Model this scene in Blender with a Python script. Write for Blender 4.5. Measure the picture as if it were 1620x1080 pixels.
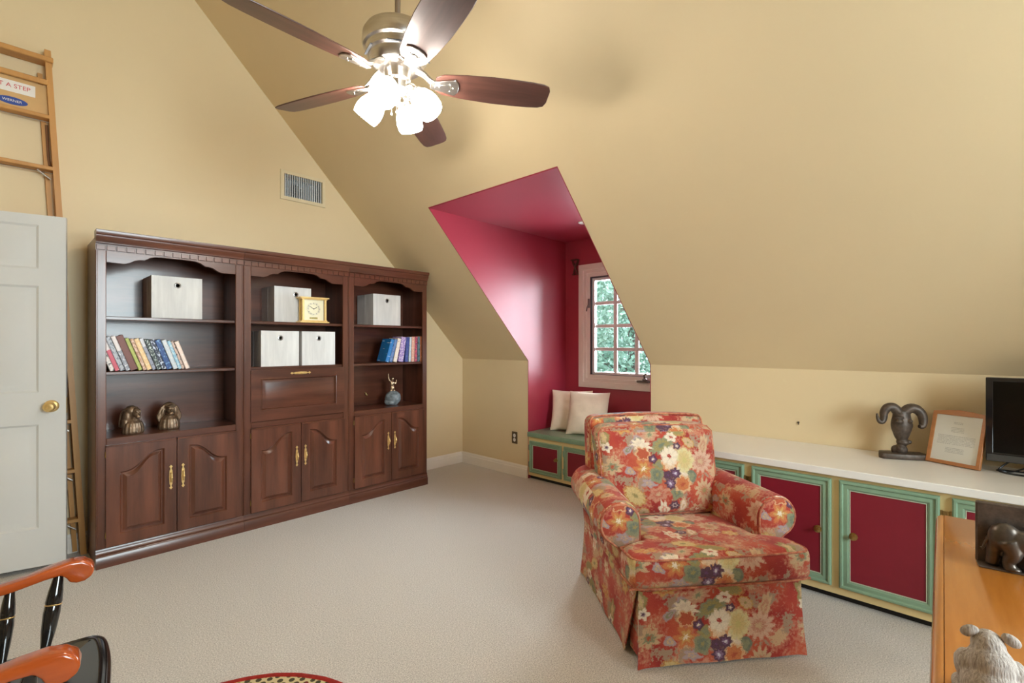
import bpy, bmesh, math, random
from mathutils import Vector, Matrix, Euler, noise
R_ = math.radians
random.seed(7)
for o in list(bpy.data.objects): bpy.data.objects.remove(o)
sc = bpy.context.scene
COL = sc.collection

# ------------------------------------------------------------------ camera
F_PX, CX, CY = 763.0, 810.0, 544.0
CAM = Vector((-3.481, -4.034, 1.29))
cd = bpy.data.cameras.new('camera'); cam = bpy.data.objects.new('camera', cd); COL.objects.link(cam)
cd.sensor_width = 36.0; cd.lens = F_PX/1620.0*36.0; cd.shift_y = (CY-540.0)/1620.0; cd.clip_start = 0.05
cam.location = CAM
cam.rotation_euler = (R_(90), 0, -math.atan2(763.0, 720.0))
sc.camera = cam
sc.view_settings.view_transform = 'Standard'; sc.view_settings.look = 'None'
sc.view_settings.gamma = 1.0; sc.view_settings.use_curve_mapping = False
sc.view_settings.exposure = 0.55
sc.cycles.use_denoising = True
sc.cycles.max_bounces = 8; sc.cycles.diffuse_bounces = 5

# ------------------------------------------------------------------ world, sun, daylight
world = bpy.data.worlds.new('sky'); sc.world = world; world.use_nodes = True
bg = world.node_tree.nodes['Background']
bg.inputs[0].default_value = (0.80, 0.92, 1.0, 1); bg.inputs[1].default_value = 2.2
def light(name, kind, loc, energy, color, rot=None, size=None, size_y=None, target=None):
    l = bpy.data.lights.new(name, kind); l.energy = energy; l.color = color
    o = bpy.data.objects.new(name, l); COL.objects.link(o); o.location = loc
    if kind == 'AREA':
        l.shape = 'RECTANGLE'; l.size = size; l.size_y = size_y or size
    if target is not None:
        o.rotation_euler = (Vector(target)-Vector(loc)).to_track_quat('-Z', 'Y').to_euler()
    return o
sun = light('sun_offscreen', 'SUN', (0, 8, 10), 6.0, (1.0, 0.95, 0.86), target=(0.4, 1.0, 0.0)); sun.data.angle = R_(3)
light('daylight_dormer_window', 'AREA', (0.80, -1.66, 1.48), 60, (0.86, 0.93, 1.0), size=0.72, size_y=0.95, target=(-1.0, -1.66, 1.40))
light('daylight_back_window_offscreen', 'AREA', (-2.3, -6.80, 1.85), 150, (0.92, 0.96, 1.0), size=1.5, size_y=1.7, target=(-2.3, 0.0, 1.5))

# ------------------------------------------------------------------ bmesh helpers
def new(): return bmesh.new()
def merge(bm, tmp, M=None):
    if M is not None: bmesh.ops.transform(tmp, matrix=M, verts=tmp.verts)
    me = bpy.data.meshes.new('t'); tmp.to_mesh(me); tmp.free(); bm.from_mesh(me); bpy.data.meshes.remove(me)
    return bm
def box(bm, x0, x1, y0, y1, z0, z1, bev=0.0, seg=1, M=None):
    t = bmesh.new(); bmesh.ops.create_cube(t, size=1.0)
    for v in t.verts:
        v.co = Vector(((x0+x1)/2+v.co.x*(x1-x0), (y0+y1)/2+v.co.y*(y1-y0), (z0+z1)/2+v.co.z*(z1-z0)))
    if bev > 0: bmesh.ops.bevel(t, geom=list(t.edges), offset=bev, segments=seg, affect='EDGES', profile=0.5)
    return merge(bm, t, M)
def prism(bm, poly, d0, d1, axes='xz', bev=0.0, seg=1, M=None, holes=()):
    """extrude a 2D outline; axes names the plane, the third axis runs d0..d1"""
    def P(p, d):
        if axes == 'xz': return (p[0], d, p[1])
        if axes == 'xy': return (p[0], p[1], d)
        return (d, p[0], p[1])
    t = bmesh.new()
    if not holes:
        f = t.faces.new([t.verts.new(P(p, d0)) for p in poly])
        r = bmesh.ops.extrude_face_region(t, geom=[f]); vs = [g for g in r['geom'] if isinstance(g, bmesh.types.BMVert)]
        off = Vector(P((0, 0), d1))-Vector(P((0, 0), d0))
        for v in vs: v.co += off
    else:
        es = []
        for loop in (poly,)+tuple(holes):
            vs = [t.verts.new(P(p, d0)) for p in loop]
            es += [t.edges.new((vs[i], vs[(i+1) % len(vs)])) for i in range(len(vs))]
        r = bmesh.ops.triangle_fill(t, use_beauty=True, use_dissolve=False, edges=es)
        fs = [g for g in r['geom'] if isinstance(g, bmesh.types.BMFace)]
        r = bmesh.ops.extrude_face_region(t, geom=fs); vs = [g for g in r['geom'] if isinstance(g, bmesh.types.BMVert)]
        off = Vector(P((0, 0), d1))-Vector(P((0, 0), d0))
        for v in vs: v.co += off
    bmesh.ops.recalc_face_normals(t, faces=t.faces)
    if bev > 0:
        es = [e for e in t.edges if len(e.link_faces) == 2 and e.calc_face_angle(0) > 0.6]
        bmesh.ops.bevel(t, geom=es, offset=bev, segments=seg, affect='EDGES', profile=0.5)
    return merge(bm, t, M)
def lathe(bm, prof, n=24, M=None, ripple=None, loop=False):
    t = bmesh.new(); rings = []
    for r, z in prof:
        if r < 1e-5: rings.append([t.verts.new((0, 0, z))]); continue
        ring = []
        for i in range(n):
            a = 2*math.pi*i/n; rr = r*(ripple(a, z) if ripple else 1)
            ring.append(t.verts.new((rr*math.cos(a), rr*math.sin(a), z)))
        rings.append(ring)
    for A, B in list(zip(rings, rings[1:]))+([(rings[-1], rings[0])] if loop else []):
        for i in range(n):
            j = (i+1) % n
            if len(A) == 1 and len(B) == 1: continue
            if len(A) == 1: t.faces.new((A[0], B[i], B[j]))
            elif len(B) == 1: t.faces.new((A[i], A[j], B[0]))
            else: t.faces.new((A[i], A[j], B[j], B[i]))
    for ring in (rings[0], rings[-1]):
        if len(ring) > 2 and not loop: t.faces.new(ring)
    bmesh.ops.recalc_face_normals(t, faces=t.faces)
    return merge(bm, t, M)
def axis_mat(p0, p1):
    p0, p1 = Vector(p0), Vector(p1); q = (p1-p0).to_track_quat('Z', 'Y')
    return Matrix.Translation(p0) @ q.to_matrix().to_4x4()
def cyl(bm, p0, p1, r0, r1=None, n=16):
    L = (Vector(p1)-Vector(p0)).length; r1 = r0 if r1 is None else r1
    return lathe(bm, [(r0, 0), (r1, L)], n, axis_mat(p0, p1))
def tube(bm, pts, r, n=10, closed=False, scale=None):
    pts = [Vector(p) for p in pts]
    if not closed and len(pts) > 2:          # smooth the path
        K = 4; P = [pts[0]*2-pts[1]]+pts+[pts[-1]*2-pts[-2]]; out = []; ro = []
        rl = list(r) if isinstance(r, (list, tuple)) else [r]*len(pts)
        for i in range(len(pts)-1):
            a, b_, c, d = P[i:i+4]
            for k in range(K):
                u = k/K; out.append(0.5*((2*b_)+(c-a)*u+(2*a-5*b_+4*c-d)*u*u+(3*b_-a-3*c+d)*u**3)); ro.append(rl[i]+(rl[i+1]-rl[i])*u)
        pts = out+[pts[-1]]; r = ro+[rl[-1]]
    N = len(pts); t = bmesh.new(); rings = []
    def tan(i):
        if closed: return (pts[(i+1) % N]-pts[i-1]).normalized()
        return (pts[min(i+1, N-1)]-pts[max(i-1, 0)]).normalized()
    T = tan(0); up = Vector((0, 0, 1)) if abs(T.z) < 0.9 else Vector((1, 0, 0))
    nrm = (up-T*up.dot(T)).normalized()
    for i in range(N):
        T = tan(i); nrm = (nrm-T*nrm.dot(T)).normalized(); b = T.cross(nrm)
        rr = r[i] if isinstance(r, (list, tuple)) else r
        sx, sy = scale if scale else (1, 1)
        rings.append([t.verts.new(pts[i]+nrm*(math.cos(2*math.pi*k/n)*rr*sx)+b*(math.sin(2*math.pi*k/n)*rr*sy)) for k in range(n)])
    for i in range(N if closed else N-1):
        A, B = rings[i], rings[(i+1) % N]
        for k in range(n): t.faces.new((A[k], A[(k+1) % n], B[(k+1) % n], B[k]))
    if not closed: t.faces.new(rings[0]); t.faces.new(rings[-1])
    bmesh.ops.recalc_face_normals(t, faces=t.faces)
    return merge(bm, t)
def ball(bm, c, s, rot=(0, 0, 0), sub=3):
    t = bmesh.new(); bmesh.ops.create_icosphere(t, subdivisions=sub, radius=1.0)
    s = s if isinstance(s, (tuple, list)) else (s, s, s)
    M = Matrix.Translation(c) @ Euler([R_(a) for a in rot]).to_matrix().to_4x4() @ Matrix.Diagonal((*s, 1))
    return merge(bm, t, M)
def rbox(bm, hx, hy, hz, r, n=14, puff=(0, 0, 0), c=(0, 0, 0), M=None, fn=None):
    """rounded, puffed cushion block"""
    t = bmesh.new(); bmesh.ops.create_cube(t, size=2.0)
    bmesh.ops.subdivide_edges(t, edges=list(t.edges), cuts=n, use_grid_fill=True)
    H = (hx, hy, hz)
    for v in t.verts:
        # denser points near the rims
        u = [math.sin(a*math.pi/2)*0.35+a*0.65 for a in v.co]
        p = Vector((u[0]*hx, u[1]*hy, u[2]*hz))
        q = Vector([max(-(H[i]-r), min(H[i]-r, p[i])) for i in range(3)])
        d = p-q
        if d.length > 1e-9: p = q+d.normalized()*r if min(1, 1) else p
        a = [1-min(1, abs(p[i]/H[i]))**2 for i in range(3)]
        p.x += puff[0]*a[1]*a[2]*math.copysign(1, p.x)*min(1, abs(p.x)/hx)
        p.y += puff[1]*a[0]*a[2]*math.copysign(1, p.y)*min(1, abs(p.y)/hy)
        p.z += puff[2]*a[0]*a[1]*math.copysign(1, p.z)*min(1, abs(p.z)/hz)
        if fn: p = fn(p)
        v.co = p+Vector(c)
    return merge(bm, t, M)
def inset(poly, d):
    n = len(poly); out = []
    area = sum(poly[i][0]*poly[(i+1) % n][1]-poly[(i+1) % n][0]*poly[i][1] for i in range(n))
    s = 1 if area > 0 else -1
    for i in range(n):
        p0, p1, p2 = Vector(poly[i-1]), Vector(poly[i]), Vector(poly[(i+1) % n])
        a, b = (p1-p0).normalized(), (p2-p1).normalized()
        na, nb = Vector((-a.y, a.x))*s, Vector((-b.y, b.x))*s
        m = (na+nb)
        m = m/max(0.25, m.length_squared)*2
        out.append(tuple(p1+m*d))
    return out
def ring_panel(bm, loops, axes='xz', cap=True):
    """stack of equal-length outlines [(poly, depth)...] joined by quads, the last one capped"""
    def P(p, d): return (p[0], d, p[1]) if axes == 'xz' else ((d, p[0], p[1]) if axes == 'yz' else (p[0], p[1], d))
    t = bmesh.new(); R = [[t.verts.new(P(p, d)) for p in poly] for poly, d in loops]; n = len(R[0])
    for A, B in zip(R, R[1:]):
        for i in range(n): t.faces.new((A[i], A[(i+1) % n], B[(i+1) % n], B[i]))
    if cap:
        f = t.faces.new(R[-1]); bmesh.ops.triangulate(t, faces=[f])
    return merge(bm, t)

# ------------------------------------------------------------------ object helpers
def finish(me, smooth):
    if smooth is not None:
        for p in me.polygons: p.use_smooth = True
        me.set_sharp_from_angle(angle=R_(smooth))
def obj(name, bm, mat, parent=None, smooth=35, label=None, flip=False):
    bmesh.ops.recalc_face_normals(bm, faces=bm.faces)
    me = bpy.data.meshes.new(name); bm.to_mesh(me); bm.free(); finish(me, smooth)
    if mat: me.materials.append(mat)
    o = bpy.data.objects.new(name, me); COL.objects.link(o)
    if parent: o.parent = parent
    if label: o['label'] = label
    return o
def inst(src, name, parent, loc=(0, 0, 0), rot=(0, 0, 0)):
    o = bpy.data.objects.new(name, src.data); COL.objects.link(o); o.parent = parent
    o.location = loc; o.rotation_euler = rot
    return o
def tag(o, label, cat, group=None):
    o['label'] = label; o['category'] = cat
    if group: o['group'] = group
    return o
def thing(name, label, cat, loc=(0, 0, 0), rotz=0.0, group=None, rot=None):
    o = bpy.data.objects.new(name, None); COL.objects.link(o); o.empty_display_size = 0.1
    o.location = loc; o.rotation_euler = rot if rot else (0, 0, rotz)
    return tag(o, label, cat, group)
def struct(name, bm, mat, parent=None, smooth=None, label=None):
    o = obj(name, bm, mat, parent, smooth, label)
    if parent is None: o['kind'] = 'structure'
    return o
def remesh(o, voxel, smooth=6):
    m = o.modifiers.new('remesh', 'REMESH'); m.mode = 'VOXEL'; m.voxel_size = voxel; m.use_smooth_shade = True
    s = o.modifiers.new('smooth', 'SMOOTH'); s.factor = 0.5; s.iterations = smooth
    return o
def text(name, s, size, mat, parent, M, ext=0.0004):
    cu = bpy.data.curves.new('txt', 'FONT'); cu.body = s; cu.size = size; cu.align_x = 'CENTER'; cu.align_y = 'CENTER'; cu.extrude = ext
    t = bpy.data.objects.new('txt', cu); COL.objects.link(t)
    dg = bpy.context.evaluated_depsgraph_get(); me = bpy.data.meshes.new_from_object(t.evaluated_get(dg))
    bpy.data.objects.remove(t); me.transform(M); me.materials.clear(); me.materials.append(mat); me.name = name
    o = bpy.data.objects.new(name, me); COL.objects.link(o); o.parent = parent
    return o

# ------------------------------------------------------------------ materials
MATS = {}
def nd(nt, kind, **kw):
    n = nt.nodes.new(kind)
    for k, v in kw.items():
        if k.startswith('i_'):
            key = k[2:]; key = int(key) if key.isdigit() else key.replace('_', ' ')
            n.inputs[key].default_value = v
        else: setattr(n, k, v)
    return n
def rgba(c): return (c[0], c[1], c[2], 1.0)
def srgb(r, g, b):
    f = lambda v: (v/255/12.92) if v/255 <= 0.04045 else ((v/255+0.055)/1.055)**2.4
    return (f(r), f(g), f(b))
def mat(name, col, rough=0.5, metal=0.0, var=0.0, scale=8.0, stretch=None, col2=None, bump=0.0, bscale=None, coat=0.0, spec=0.5, sheen=0.0, detail=4.0, emit=None, estr=0.0):
    m = bpy.data.materials.new(name); m.use_nodes = True; nt = m.node_tree; b = nt.nodes['Principled BSDF']; L = nt.links.new
    b.inputs['Roughness'].default_value = rough; b.inputs['Metallic'].default_value = metal
    b.inputs['Coat Weight'].default_value = coat; b.inputs['Coat Roughness'].default_value = 0.12
    b.inputs['Specular IOR Level'].default_value = spec; b.inputs['Sheen Weight'].default_value = sheen
    tc = nd(nt, 'ShaderNodeTexCoord'); mp = nd(nt, 'ShaderNodeMapping'); L(tc.outputs['Object'], mp.inputs[0])
    if stretch: mp.inputs['Scale'].default_value = stretch
    nz = nd(nt, 'ShaderNodeTexNoise', i_Scale=scale, i_Detail=detail, i_Roughness=0.6); L(mp.outputs[0], nz.inputs['Vector'])
    c2 = col2 if col2 else tuple(max(0, c*(1-var)) for c in col)
    rp = nd(nt, 'ShaderNodeValToRGB'); rp.color_ramp.elements[0].position = 0.32; rp.color_ramp.elements[1].position = 0.68
    rp.color_ramp.elements[0].color = rgba(c2); rp.color_ramp.elements[1].color = rgba(col)
    L(nz.outputs['Fac'], rp.inputs[0]); L(rp.outputs[0], b.inputs['Base Color'])
    if bump:
        bn = nd(nt, 'ShaderNodeTexNoise', i_Scale=bscale or scale*4, i_Detail=3.0); L(mp.outputs[0], bn.inputs['Vector'])
        bp = nd(nt, 'ShaderNodeBump', i_Strength=bump, i_Distance=0.002); L(bn.outputs['Fac'], bp.inputs['Height']); L(bp.outputs[0], b.inputs['Normal'])
    if emit:
        b.inputs['Emission Color'].default_value = rgba(emit); b.inputs['Emission Strength'].default_value = estr
    MATS[name] = m
    return m
def wood(name, dark, light_, rough, axis='z', scale=14, coat=0.0, bump=0.06):
    s = {'x': (0.10, 1, 1), 'y': (1, 0.10, 1), 'z': (1, 1, 0.10)}[axis]
    return mat(name, light_, rough, 0, 0, scale, s, dark, bump, scale*5, coat, detail=7.0)

wall_y = mat('wall_paint', (0.76, 0.61, 0.375), 0.55, var=0.03, scale=1.6, bump=0.03, bscale=220)
ceil_y = mat('ceiling_paint', (0.76, 0.61, 0.375), 0.6, var=0.03, scale=1.2, bump=0.03, bscale=200)
red_w = mat('maroon_semigloss_paint', (0.38, 0.026, 0.052), 0.43, var=0.06, scale=2.0, bump=0.02, bscale=160, spec=0.8)
white_t = mat('white_trim_paint', (0.86, 0.80, 0.72), 0.4, var=0.03, scale=5)
white_d = mat('white_door_paint', (0.70, 0.70, 0.69), 0.42, var=0.02, scale=4, bump=0.05, bscale=60)
cream_w = mat('cream_window_paint', (0.88, 0.83, 0.76), 0.4, var=0.03, scale=5)
sash_m = mat('sash_lavender_white', (0.86, 0.86, 0.86), 0.35, var=0.03, scale=6)
gasket = mat('dark_gasket', (0.06, 0.065, 0.075), 0.5)
brassm = mat('polished_brass', (0.92, 0.66, 0.28), 0.30, 0.75, var=0.12, scale=30)
dbrass = mat('aged_brass', (0.50, 0.34, 0.13), 0.3, 1.0, var=0.4, scale=60)
nickel = mat('brushed_nickel', (0.68, 0.64, 0.60), 0.28, 1.0, var=0.15, scale=12, stretch=(1, 1, 12))
bronze = mat('dark_bronze', (0.26, 0.17, 0.105), 0.38, 0.65, var=0.55, scale=40, bump=0.1, bscale=120)
castm = mat('cast_iron_brown', (0.115, 0.082, 0.062), 0.46, 0.35, var=0.5, scale=45, bump=0.25, bscale=150)
blackp = mat('black_plastic', (0.012, 0.012, 0.014), 0.35)
cherry_v = wood('dark_cherry_vertical', (0.060, 0.019, 0.010), (0.165, 0.054, 0.028), 0.30, 'z', 13, coat=0.25)
cherry_h = wood('dark_cherry_horizontal', (0.056, 0.018, 0.010), (0.150, 0.049, 0.026), 0.28, 'x', 13, coat=0.25)
white_c = mat('white_laminate', (0.82, 0.79, 0.75), 0.32, var=0.02, scale=4)
face_y = mat('cream_cabinet_paint', (0.80, 0.62, 0.30), 0.45, var=0.08, scale=6)
green_p = mat('sage_green_paint', (0.245, 0.380, 0.255), 0.38, var=0.15, scale=7)
panel_r = mat('maroon_panel_paint', (0.225, 0.012, 0.026), 0.36, var=0.10, scale=5, spec=0.4)
bead_m = mat('pale_green_bead', (0.52, 0.58, 0.44), 0.4)
kick_m = mat('black_kick', (0.012, 0.010, 0.009), 0.7)

# carpet
def carpet_mat():
    m = bpy.data.materials.new('carpet_beige'); m.use_nodes = True; nt = m.node_tree; b = nt.nodes['Principled BSDF']; L = nt.links.new
    b.inputs['Roughness'].default_value = 0.95; b.inputs['Specular IOR Level'].default_value = 0.1; b.inputs['Sheen Weight'].default_value = 0.15
    tc = nd(nt, 'ShaderNodeTexCoord')
    n1 = nd(nt, 'ShaderNodeTexNoise', i_Scale=190.0, i_Detail=4.0); n2 = nd(nt, 'ShaderNodeTexNoise', i_Scale=1.6, i_Detail=2.0)
    v = nd(nt, 'ShaderNodeTexVoronoi', i_Scale=240.0)
    for n in (n1, n2, v): L(tc.outputs['Object'], n.inputs['Vector'])
    rp = nd(nt, 'ShaderNodeValToRGB'); e = rp.color_ramp.elements
    e[0].position = 0.30; e[0].color = rgba((0.38, 0.352, 0.322)); e[1].position = 0.66; e[1].color = rgba((0.745, 0.700, 0.650))
    L(n1.outputs['Fac'], rp.inputs[0])
    mx = nd(nt, 'ShaderNodeMixRGB', blend_type='MULTIPLY'); mx.inputs[0].default_value = 0.0
    L(rp.outputs[0], mx.inputs[1]); L(n2.outputs['Fac'], mx.inputs[2]); L(mx.outputs[0], b.inputs['Base Color'])
    ad = nd(nt, 'ShaderNodeMath', operation='ADD'); L(n1.outputs['Fac'], ad.inputs[0]); L(v.outputs['Distance'], ad.inputs[1])
    bp = nd(nt, 'ShaderNodeBump', i_Strength=0.3, i_Distance=0.004); L(ad.outputs[0], bp.inputs['Height']); L(bp.outputs[0], b.inputs['Normal'])
    return m
carpet = carpet_mat()

def glass_mat(name, tint=(0.95, 1.0, 1.0), fac=0.07):
    m = bpy.data.materials.new(name); m.use_nodes = True; nt = m.node_tree; L = nt.links.new
    nt.nodes.remove(nt.nodes['Principled BSDF']); out = nt.nodes['Material Output']
    t = nd(nt, 'ShaderNodeBsdfTransparent'); t.inputs[0].default_value = rgba(tint)
    g = nd(nt, 'ShaderNodeBsdfGlossy'); g.inputs['Roughness'].default_value = 0.02
    fr = nd(nt, 'ShaderNodeFresnel', i_IOR=1.45); mx = nd(nt, 'ShaderNodeMixShader')
    L(fr.outputs[0], mx.inputs[0]); L(t.outputs[0], mx.inputs[1]); L(g.outputs[0], mx.inputs[2]); L(mx.outputs[0], out.inputs[0])
    return m
pane_m = glass_mat('window_glass')

# ------------------------------------------------------------------ room shell
KZ, TS = 1.13, 1.04                 # knee wall height, pitch of the ceiling slope
FLATZ = 3.99; FX = -(FLATZ-KZ)/TS    # flat strip of ceiling
RX0 = -6.90                          # opposite knee wall
YB = -6.60                           # back wall
DL, DR, DZ = -0.96, -2.24, 2.36      # dormer opening
DXT = -(DZ-KZ)/TS; DXB = 0.59        # dormer top edge and dormer back wall
T = 0.10
def sz(x): return KZ-TS*x

b = new(); box(b, RX0-T, 0.0, YB-T, T, -0.12, 0.0); box(b, 0.0, DXB+T, DR-T, DL+T, -0.12, 0.0)
struct('floor', b, carpet)
hole = [(-1.905, 2.492), (-1.588, 2.492), (-1.588, 2.675), (-1.905, 2.675)]
gable = [(RX0, 0), (0, 0), (0, KZ), (FX, FLATZ), (RX0-FX, FLATZ), (RX0, KZ)]
b = new(); prism(b, gable, 0.0, T, 'xz', holes=[hole])
wall_left = struct('wall_left', b, wall_y)
b = new(); box(b, 0, T, DL, T, 0, KZ); box(b, 0, T, YB-T, DR, 0, KZ)
wall_right = struct('wall_right', b, wall_y)
b = new(); box(b, RX0-T, RX0, YB-T, T, 0, KZ)
struct('wall_opposite', b, wall_y)
W2 = [(-3.05, -1.55)]
b = new(); prism(b, gable, YB-T, YB, 'xz', holes=[[(a, 1.0), (c, 1.0), (c, 2.7), (a, 2.7)] for a, c in W2])
struct('wall_back', b, wall_y)
def slope_slab(bm, xa, xb, y0, y1):
    prism(bm, [(xa, sz(xa)), (xb, sz(xb)), (xb, sz(xb)+0.16), (xa, sz(xa)+0.16)], y0, y1, 'xz')
b = new()
slope_slab(b, FX, 0.10, DL, T); slope_slab(b, FX, 0.10, YB-T, DR); slope_slab(b, FX, DXT, DR, DL)
box(b, RX0-FX, FX, YB-T, T, FLATZ, FLATZ+0.15)
def oz(x): return KZ+TS*(x-RX0)
xa, xb_ = RX0-0.1, RX0-FX
prism(b, [(xa, oz(xa)), (xb_, oz(xb_)), (xb_, oz(xb_)+0.16), (xa, oz(xa)+0.16)], YB-T, T, 'xz')
struct('ceiling', b, ceil_y)
# dormer lining
ck = [(DXT, DZ), (DXB+0.005, DZ), (DXB+0.005, 0.0), (0.0, 0.0), (0.0, KZ)]
b = new(); prism(b, ck, DL-0.006, DL, 'xz'); struct('wall_dormer_left', b, red_w)
b = new(); prism(b, ck, DR, DR+0.006, 'xz'); struct('wall_dormer_right', b, red_w)
b = new(); prism(b, [(DXT+0.006, DZ-0.006), (DXB, DZ-0.006), (DXB, DZ), (DXT, DZ)], DR+0.006, DL-0.006, 'xz')
struct('ceiling_dormer', b, red_w)
# outer shell behind the lining keeps daylight out of the joints
b = new(); box(b, 0.10, DXB+T, DL, DL+T, 0, DZ+0.1); box(b, 0.10, DXB+T, DR-T, DR, 0, DZ+0.1); box(b, DXT-0.05, DXB+T, DR-T, DL+T, DZ+0.16, DZ+0.25)
struct('wall_dormer_outer', b, white_t)
WY0, WY1, WZ0, WZ1 = -2.045, -1.275, 0.960, 1.968
b = new(); prism(b, [(DR, 0), (DL, 0), (DL, DZ), (DR, DZ)], DXB, DXB+T, 'yz', holes=[[(WY0, WZ0), (WY1, WZ0), (WY1, WZ1), (WY0, WZ1)]])
struct('wall_dormer_back', b, red_w)

# baseboards
def board_profile(h): return [(0, 0), (0.016, 0), (0.016, h*0.70), (0.011, h*0.78), (0.011, h*0.86), (0.004, h), (0, h)]
b = new(); prism(b, [(-p[0], p[1]) for p in board_profile(0.115)], RX0, -0.016, 'yz'); struct('baseboard_left', b, white_t)
b = new(); prism(b, [(-p[0], p[1]) for p in board_profile(0.115)], DL, 0.0, 'xz'); struct('baseboard_right', b, white_t)

# ------------------------------------------------------------------ dormer window
def empty_struct(name, loc=(0, 0, 0)):
    o = bpy.data.objects.new(name, None); COL.objects.link(o); o['kind'] = 'structure'; o.location = loc; return o
w1 = empty_struct('window_1')
OY0, OY1, OZ0, OZ1 = -2.175, -1.146, 0.856, 2.093
def rect(y0, y1, z0, z1): return [(y0, z0), (y1, z0), (y1, z1), (y0, z1)]
def casing(y0, y1, z0, z1, x, steps):
    b = new(); loops = []
    for ins, dep in steps: loops.append((rect(y0+ins, y1-ins, z0+ins, z1-ins), x-dep))
    ring_panel(b, loops, 'yz', cap=False); return b
obj('window_casing', casing(OY0, OY1, OZ0, OZ1, DXB, [(0, 0), (0, 0.020), (0.018, 0.026), (0.055, 0.020), (0.060, 0.012), (0.090, 0.012), (0.095, 0.004), (0.128, 0.002), (0.132, -0.03)]), cream_w, w1, smooth=30)
GY0, GY1, GZ0, GZ1 = OY0+0.135, OY1-0.135, OZ0+0.125, OZ1-0.135
b = new(); prism(b, rect(GY0-0.008, GY1+0.008, GZ0-0.008, GZ1+0.008), DXB+0.004, DXB+0.018, 'yz', holes=[rect(GY0+0.008, GY1-0.008, GZ0+0.008, GZ1-0.008)])
obj('gasket', b, gasket, w1)
b = new(); prism(b, rect(GY0, GY1, GZ0, GZ1), DXB+0.020, DXB+0.050, 'yz', holes=[rect(GY0+0.034, GY1-0.034, GZ0+0.030, GZ1-0.034)])
obj('sash', b, sash_m, w1)
PY0, PY1, PZ0, PZ1 = GY0+0.034, GY1-0.034, GZ0+0.030, GZ1-0.034
nc, nr = 3, 4; cw = (PY1-PY0)/nc; rh = (PZ1-PZ0)/nr
for i in range(1, nc):
    b = new(); y = PY1-cw*i; box(b, DXB+0.028, DXB+0.046, y-0.020, y+0.020, PZ0, PZ1, 0.004); obj('muntin', b, sash_m, w1)
for j in range(1, nr):
    b = new(); z = PZ0+rh*j; box(b, DXB+0.029, DXB+0.045, PY0, PY1, z-0.017, z+0.017, 0.004); obj('muntin', b, sash_m, w1)
for i in range(nc):
    for j in range(nr):
        b = new(); y = PY1-cw*(i+0.5); z = PZ0+rh*(j+0.5); box(b, DXB+0.034, DXB+0.040, y-cw/2+0.008, y+cw/2-0.008, z-rh/2+0.008, z+rh/2-0.008); obj('pane', b, pane_m, w1)
b = new(); box(b, DXB-0.022, DXB+0.005, -1.274, -1.258, 1.655, 1.745, 0.003); tube(b, [(DXB-0.024, -1.266, 1.68), (DXB-0.035, -1.262, 1.655), (DXB-0.03, -1.250, 1.62)], 0.007, 8)
obj('sash_lock', b, mat('lock_bronze', (0.23, 0.19, 0.17), 0.4, 0.7, 0.2), w1)
b = new(); box(b, DXB-0.050, DXB-0.012, -1.935, -1.815, 0.935, 0.955, 0.004); ball(b, (DXB-0.035, -1.895, 0.962), (0.022, 0.026, 0.016)); tube(b, [(DXB-0.035, -1.895, 0.965), (DXB-0.06, -1.900, 1.005), (DXB-0.055, -1.925, 1.02)], [0.010, 0.007, 0.010], 8)
obj('window_crank', b, MATS['lock_bronze'], w1)

# back gable windows (behind the camera)
for k, (a, c) in enumerate(W2):
    w = empty_struct('window_%d' % (k+2))
    b = new(); prism(b, rect(a-0.09, c+0.09, 0.91, 2.79), YB, YB+0.022, 'xz', holes=[rect(a, c, 1.0, 2.7)]); obj('window_casing', b, cream_w, w)
    for fx in (0.333, 0.667):
        b = new(); x = a+(c-a)*fx; box(b, x-0.014, x+0.014, YB-0.06, YB-0.03, 1.0, 2.7, 0.003); obj('muntin', b, sash_m, w)
    for fz in (0.25, 0.5, 0.75):
        b = new(); z = 1.0+1.7*fz; box(b, a, c, YB-0.058, YB-0.032, z-0.014, z+0.014, 0.003); obj('muntin', b, sash_m, w)
    for i in range(3):
        for j in range(4):
            b = new(); dx, dz = (c-a)/3, 1.7/4; box(b, a+dx*i+0.005, a+dx*(i+1)-0.005, YB-0.048, YB-0.043, 1.0+dz*j+0.005, 1.0+dz*(j+1)-0.005); obj('pane', b, pane_m, w)

# ------------------------------------------------------------------ door
HINGE = Vector((-3.962, -0.066)); FREE = Vector((-3.222, -0.235)); dv = FREE-HINGE; DW = dv.length
d1 = empty_struct('door_1', (HINGE.x, HINGE.y, 0.030)); d1.rotation_euler = (0, 0, math.atan2(dv.y, dv.x))
DH, DT = 1.992, 0.035
pc = [(0.115, DW/2-0.05), (DW/2+0.05, DW-0.115)]
pr = [(0.215, 0.805), (0.985, 1.590), (1.685, 1.935)]
b = new(); prism(b, rect(0, DW, 0, DH), 0.0, DT, 'xz', holes=[rect(a, c, z0, z1) for a, c in pc for z0, z1 in pr])
obj('door_slab', b, white_d, d1, smooth=None)
for a, c in pc:
    for z0, z1 in pr:
        b = new(); r = rect(a, c, z0, z1)
        ring_panel(b, [(r, 0.0), (inset(r, 0.012), 0.009), (inset(r, 0.022), 0.010), (inset(r, 0.050), 0.003)])
        ring_panel(b, [(r, DT), (inset(r, 0.012), DT-0.009), (inset(r, 0.022), DT-0.010), (inset(r, 0.050), DT-0.003)])
        obj('panel', b, white_d, d1, smooth=20)
b = new(); M = Matrix.Translation((DW-0.062, 0, 0.905)) @ Matrix.Rotation(R_(90), 4, 'X')
lathe(b, [(0, 0), (0.034, 0), (0.034, 0.004), (0.028, 0.010), (0.013, 0.013), (0.012, 0.030), (0.022, 0.038), (0.029, 0.048), (0.028, 0.058), (0.020, 0.066), (0.010, 0.0675), (0.009, 0.065), (0, 0.065)], 28, M)
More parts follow.
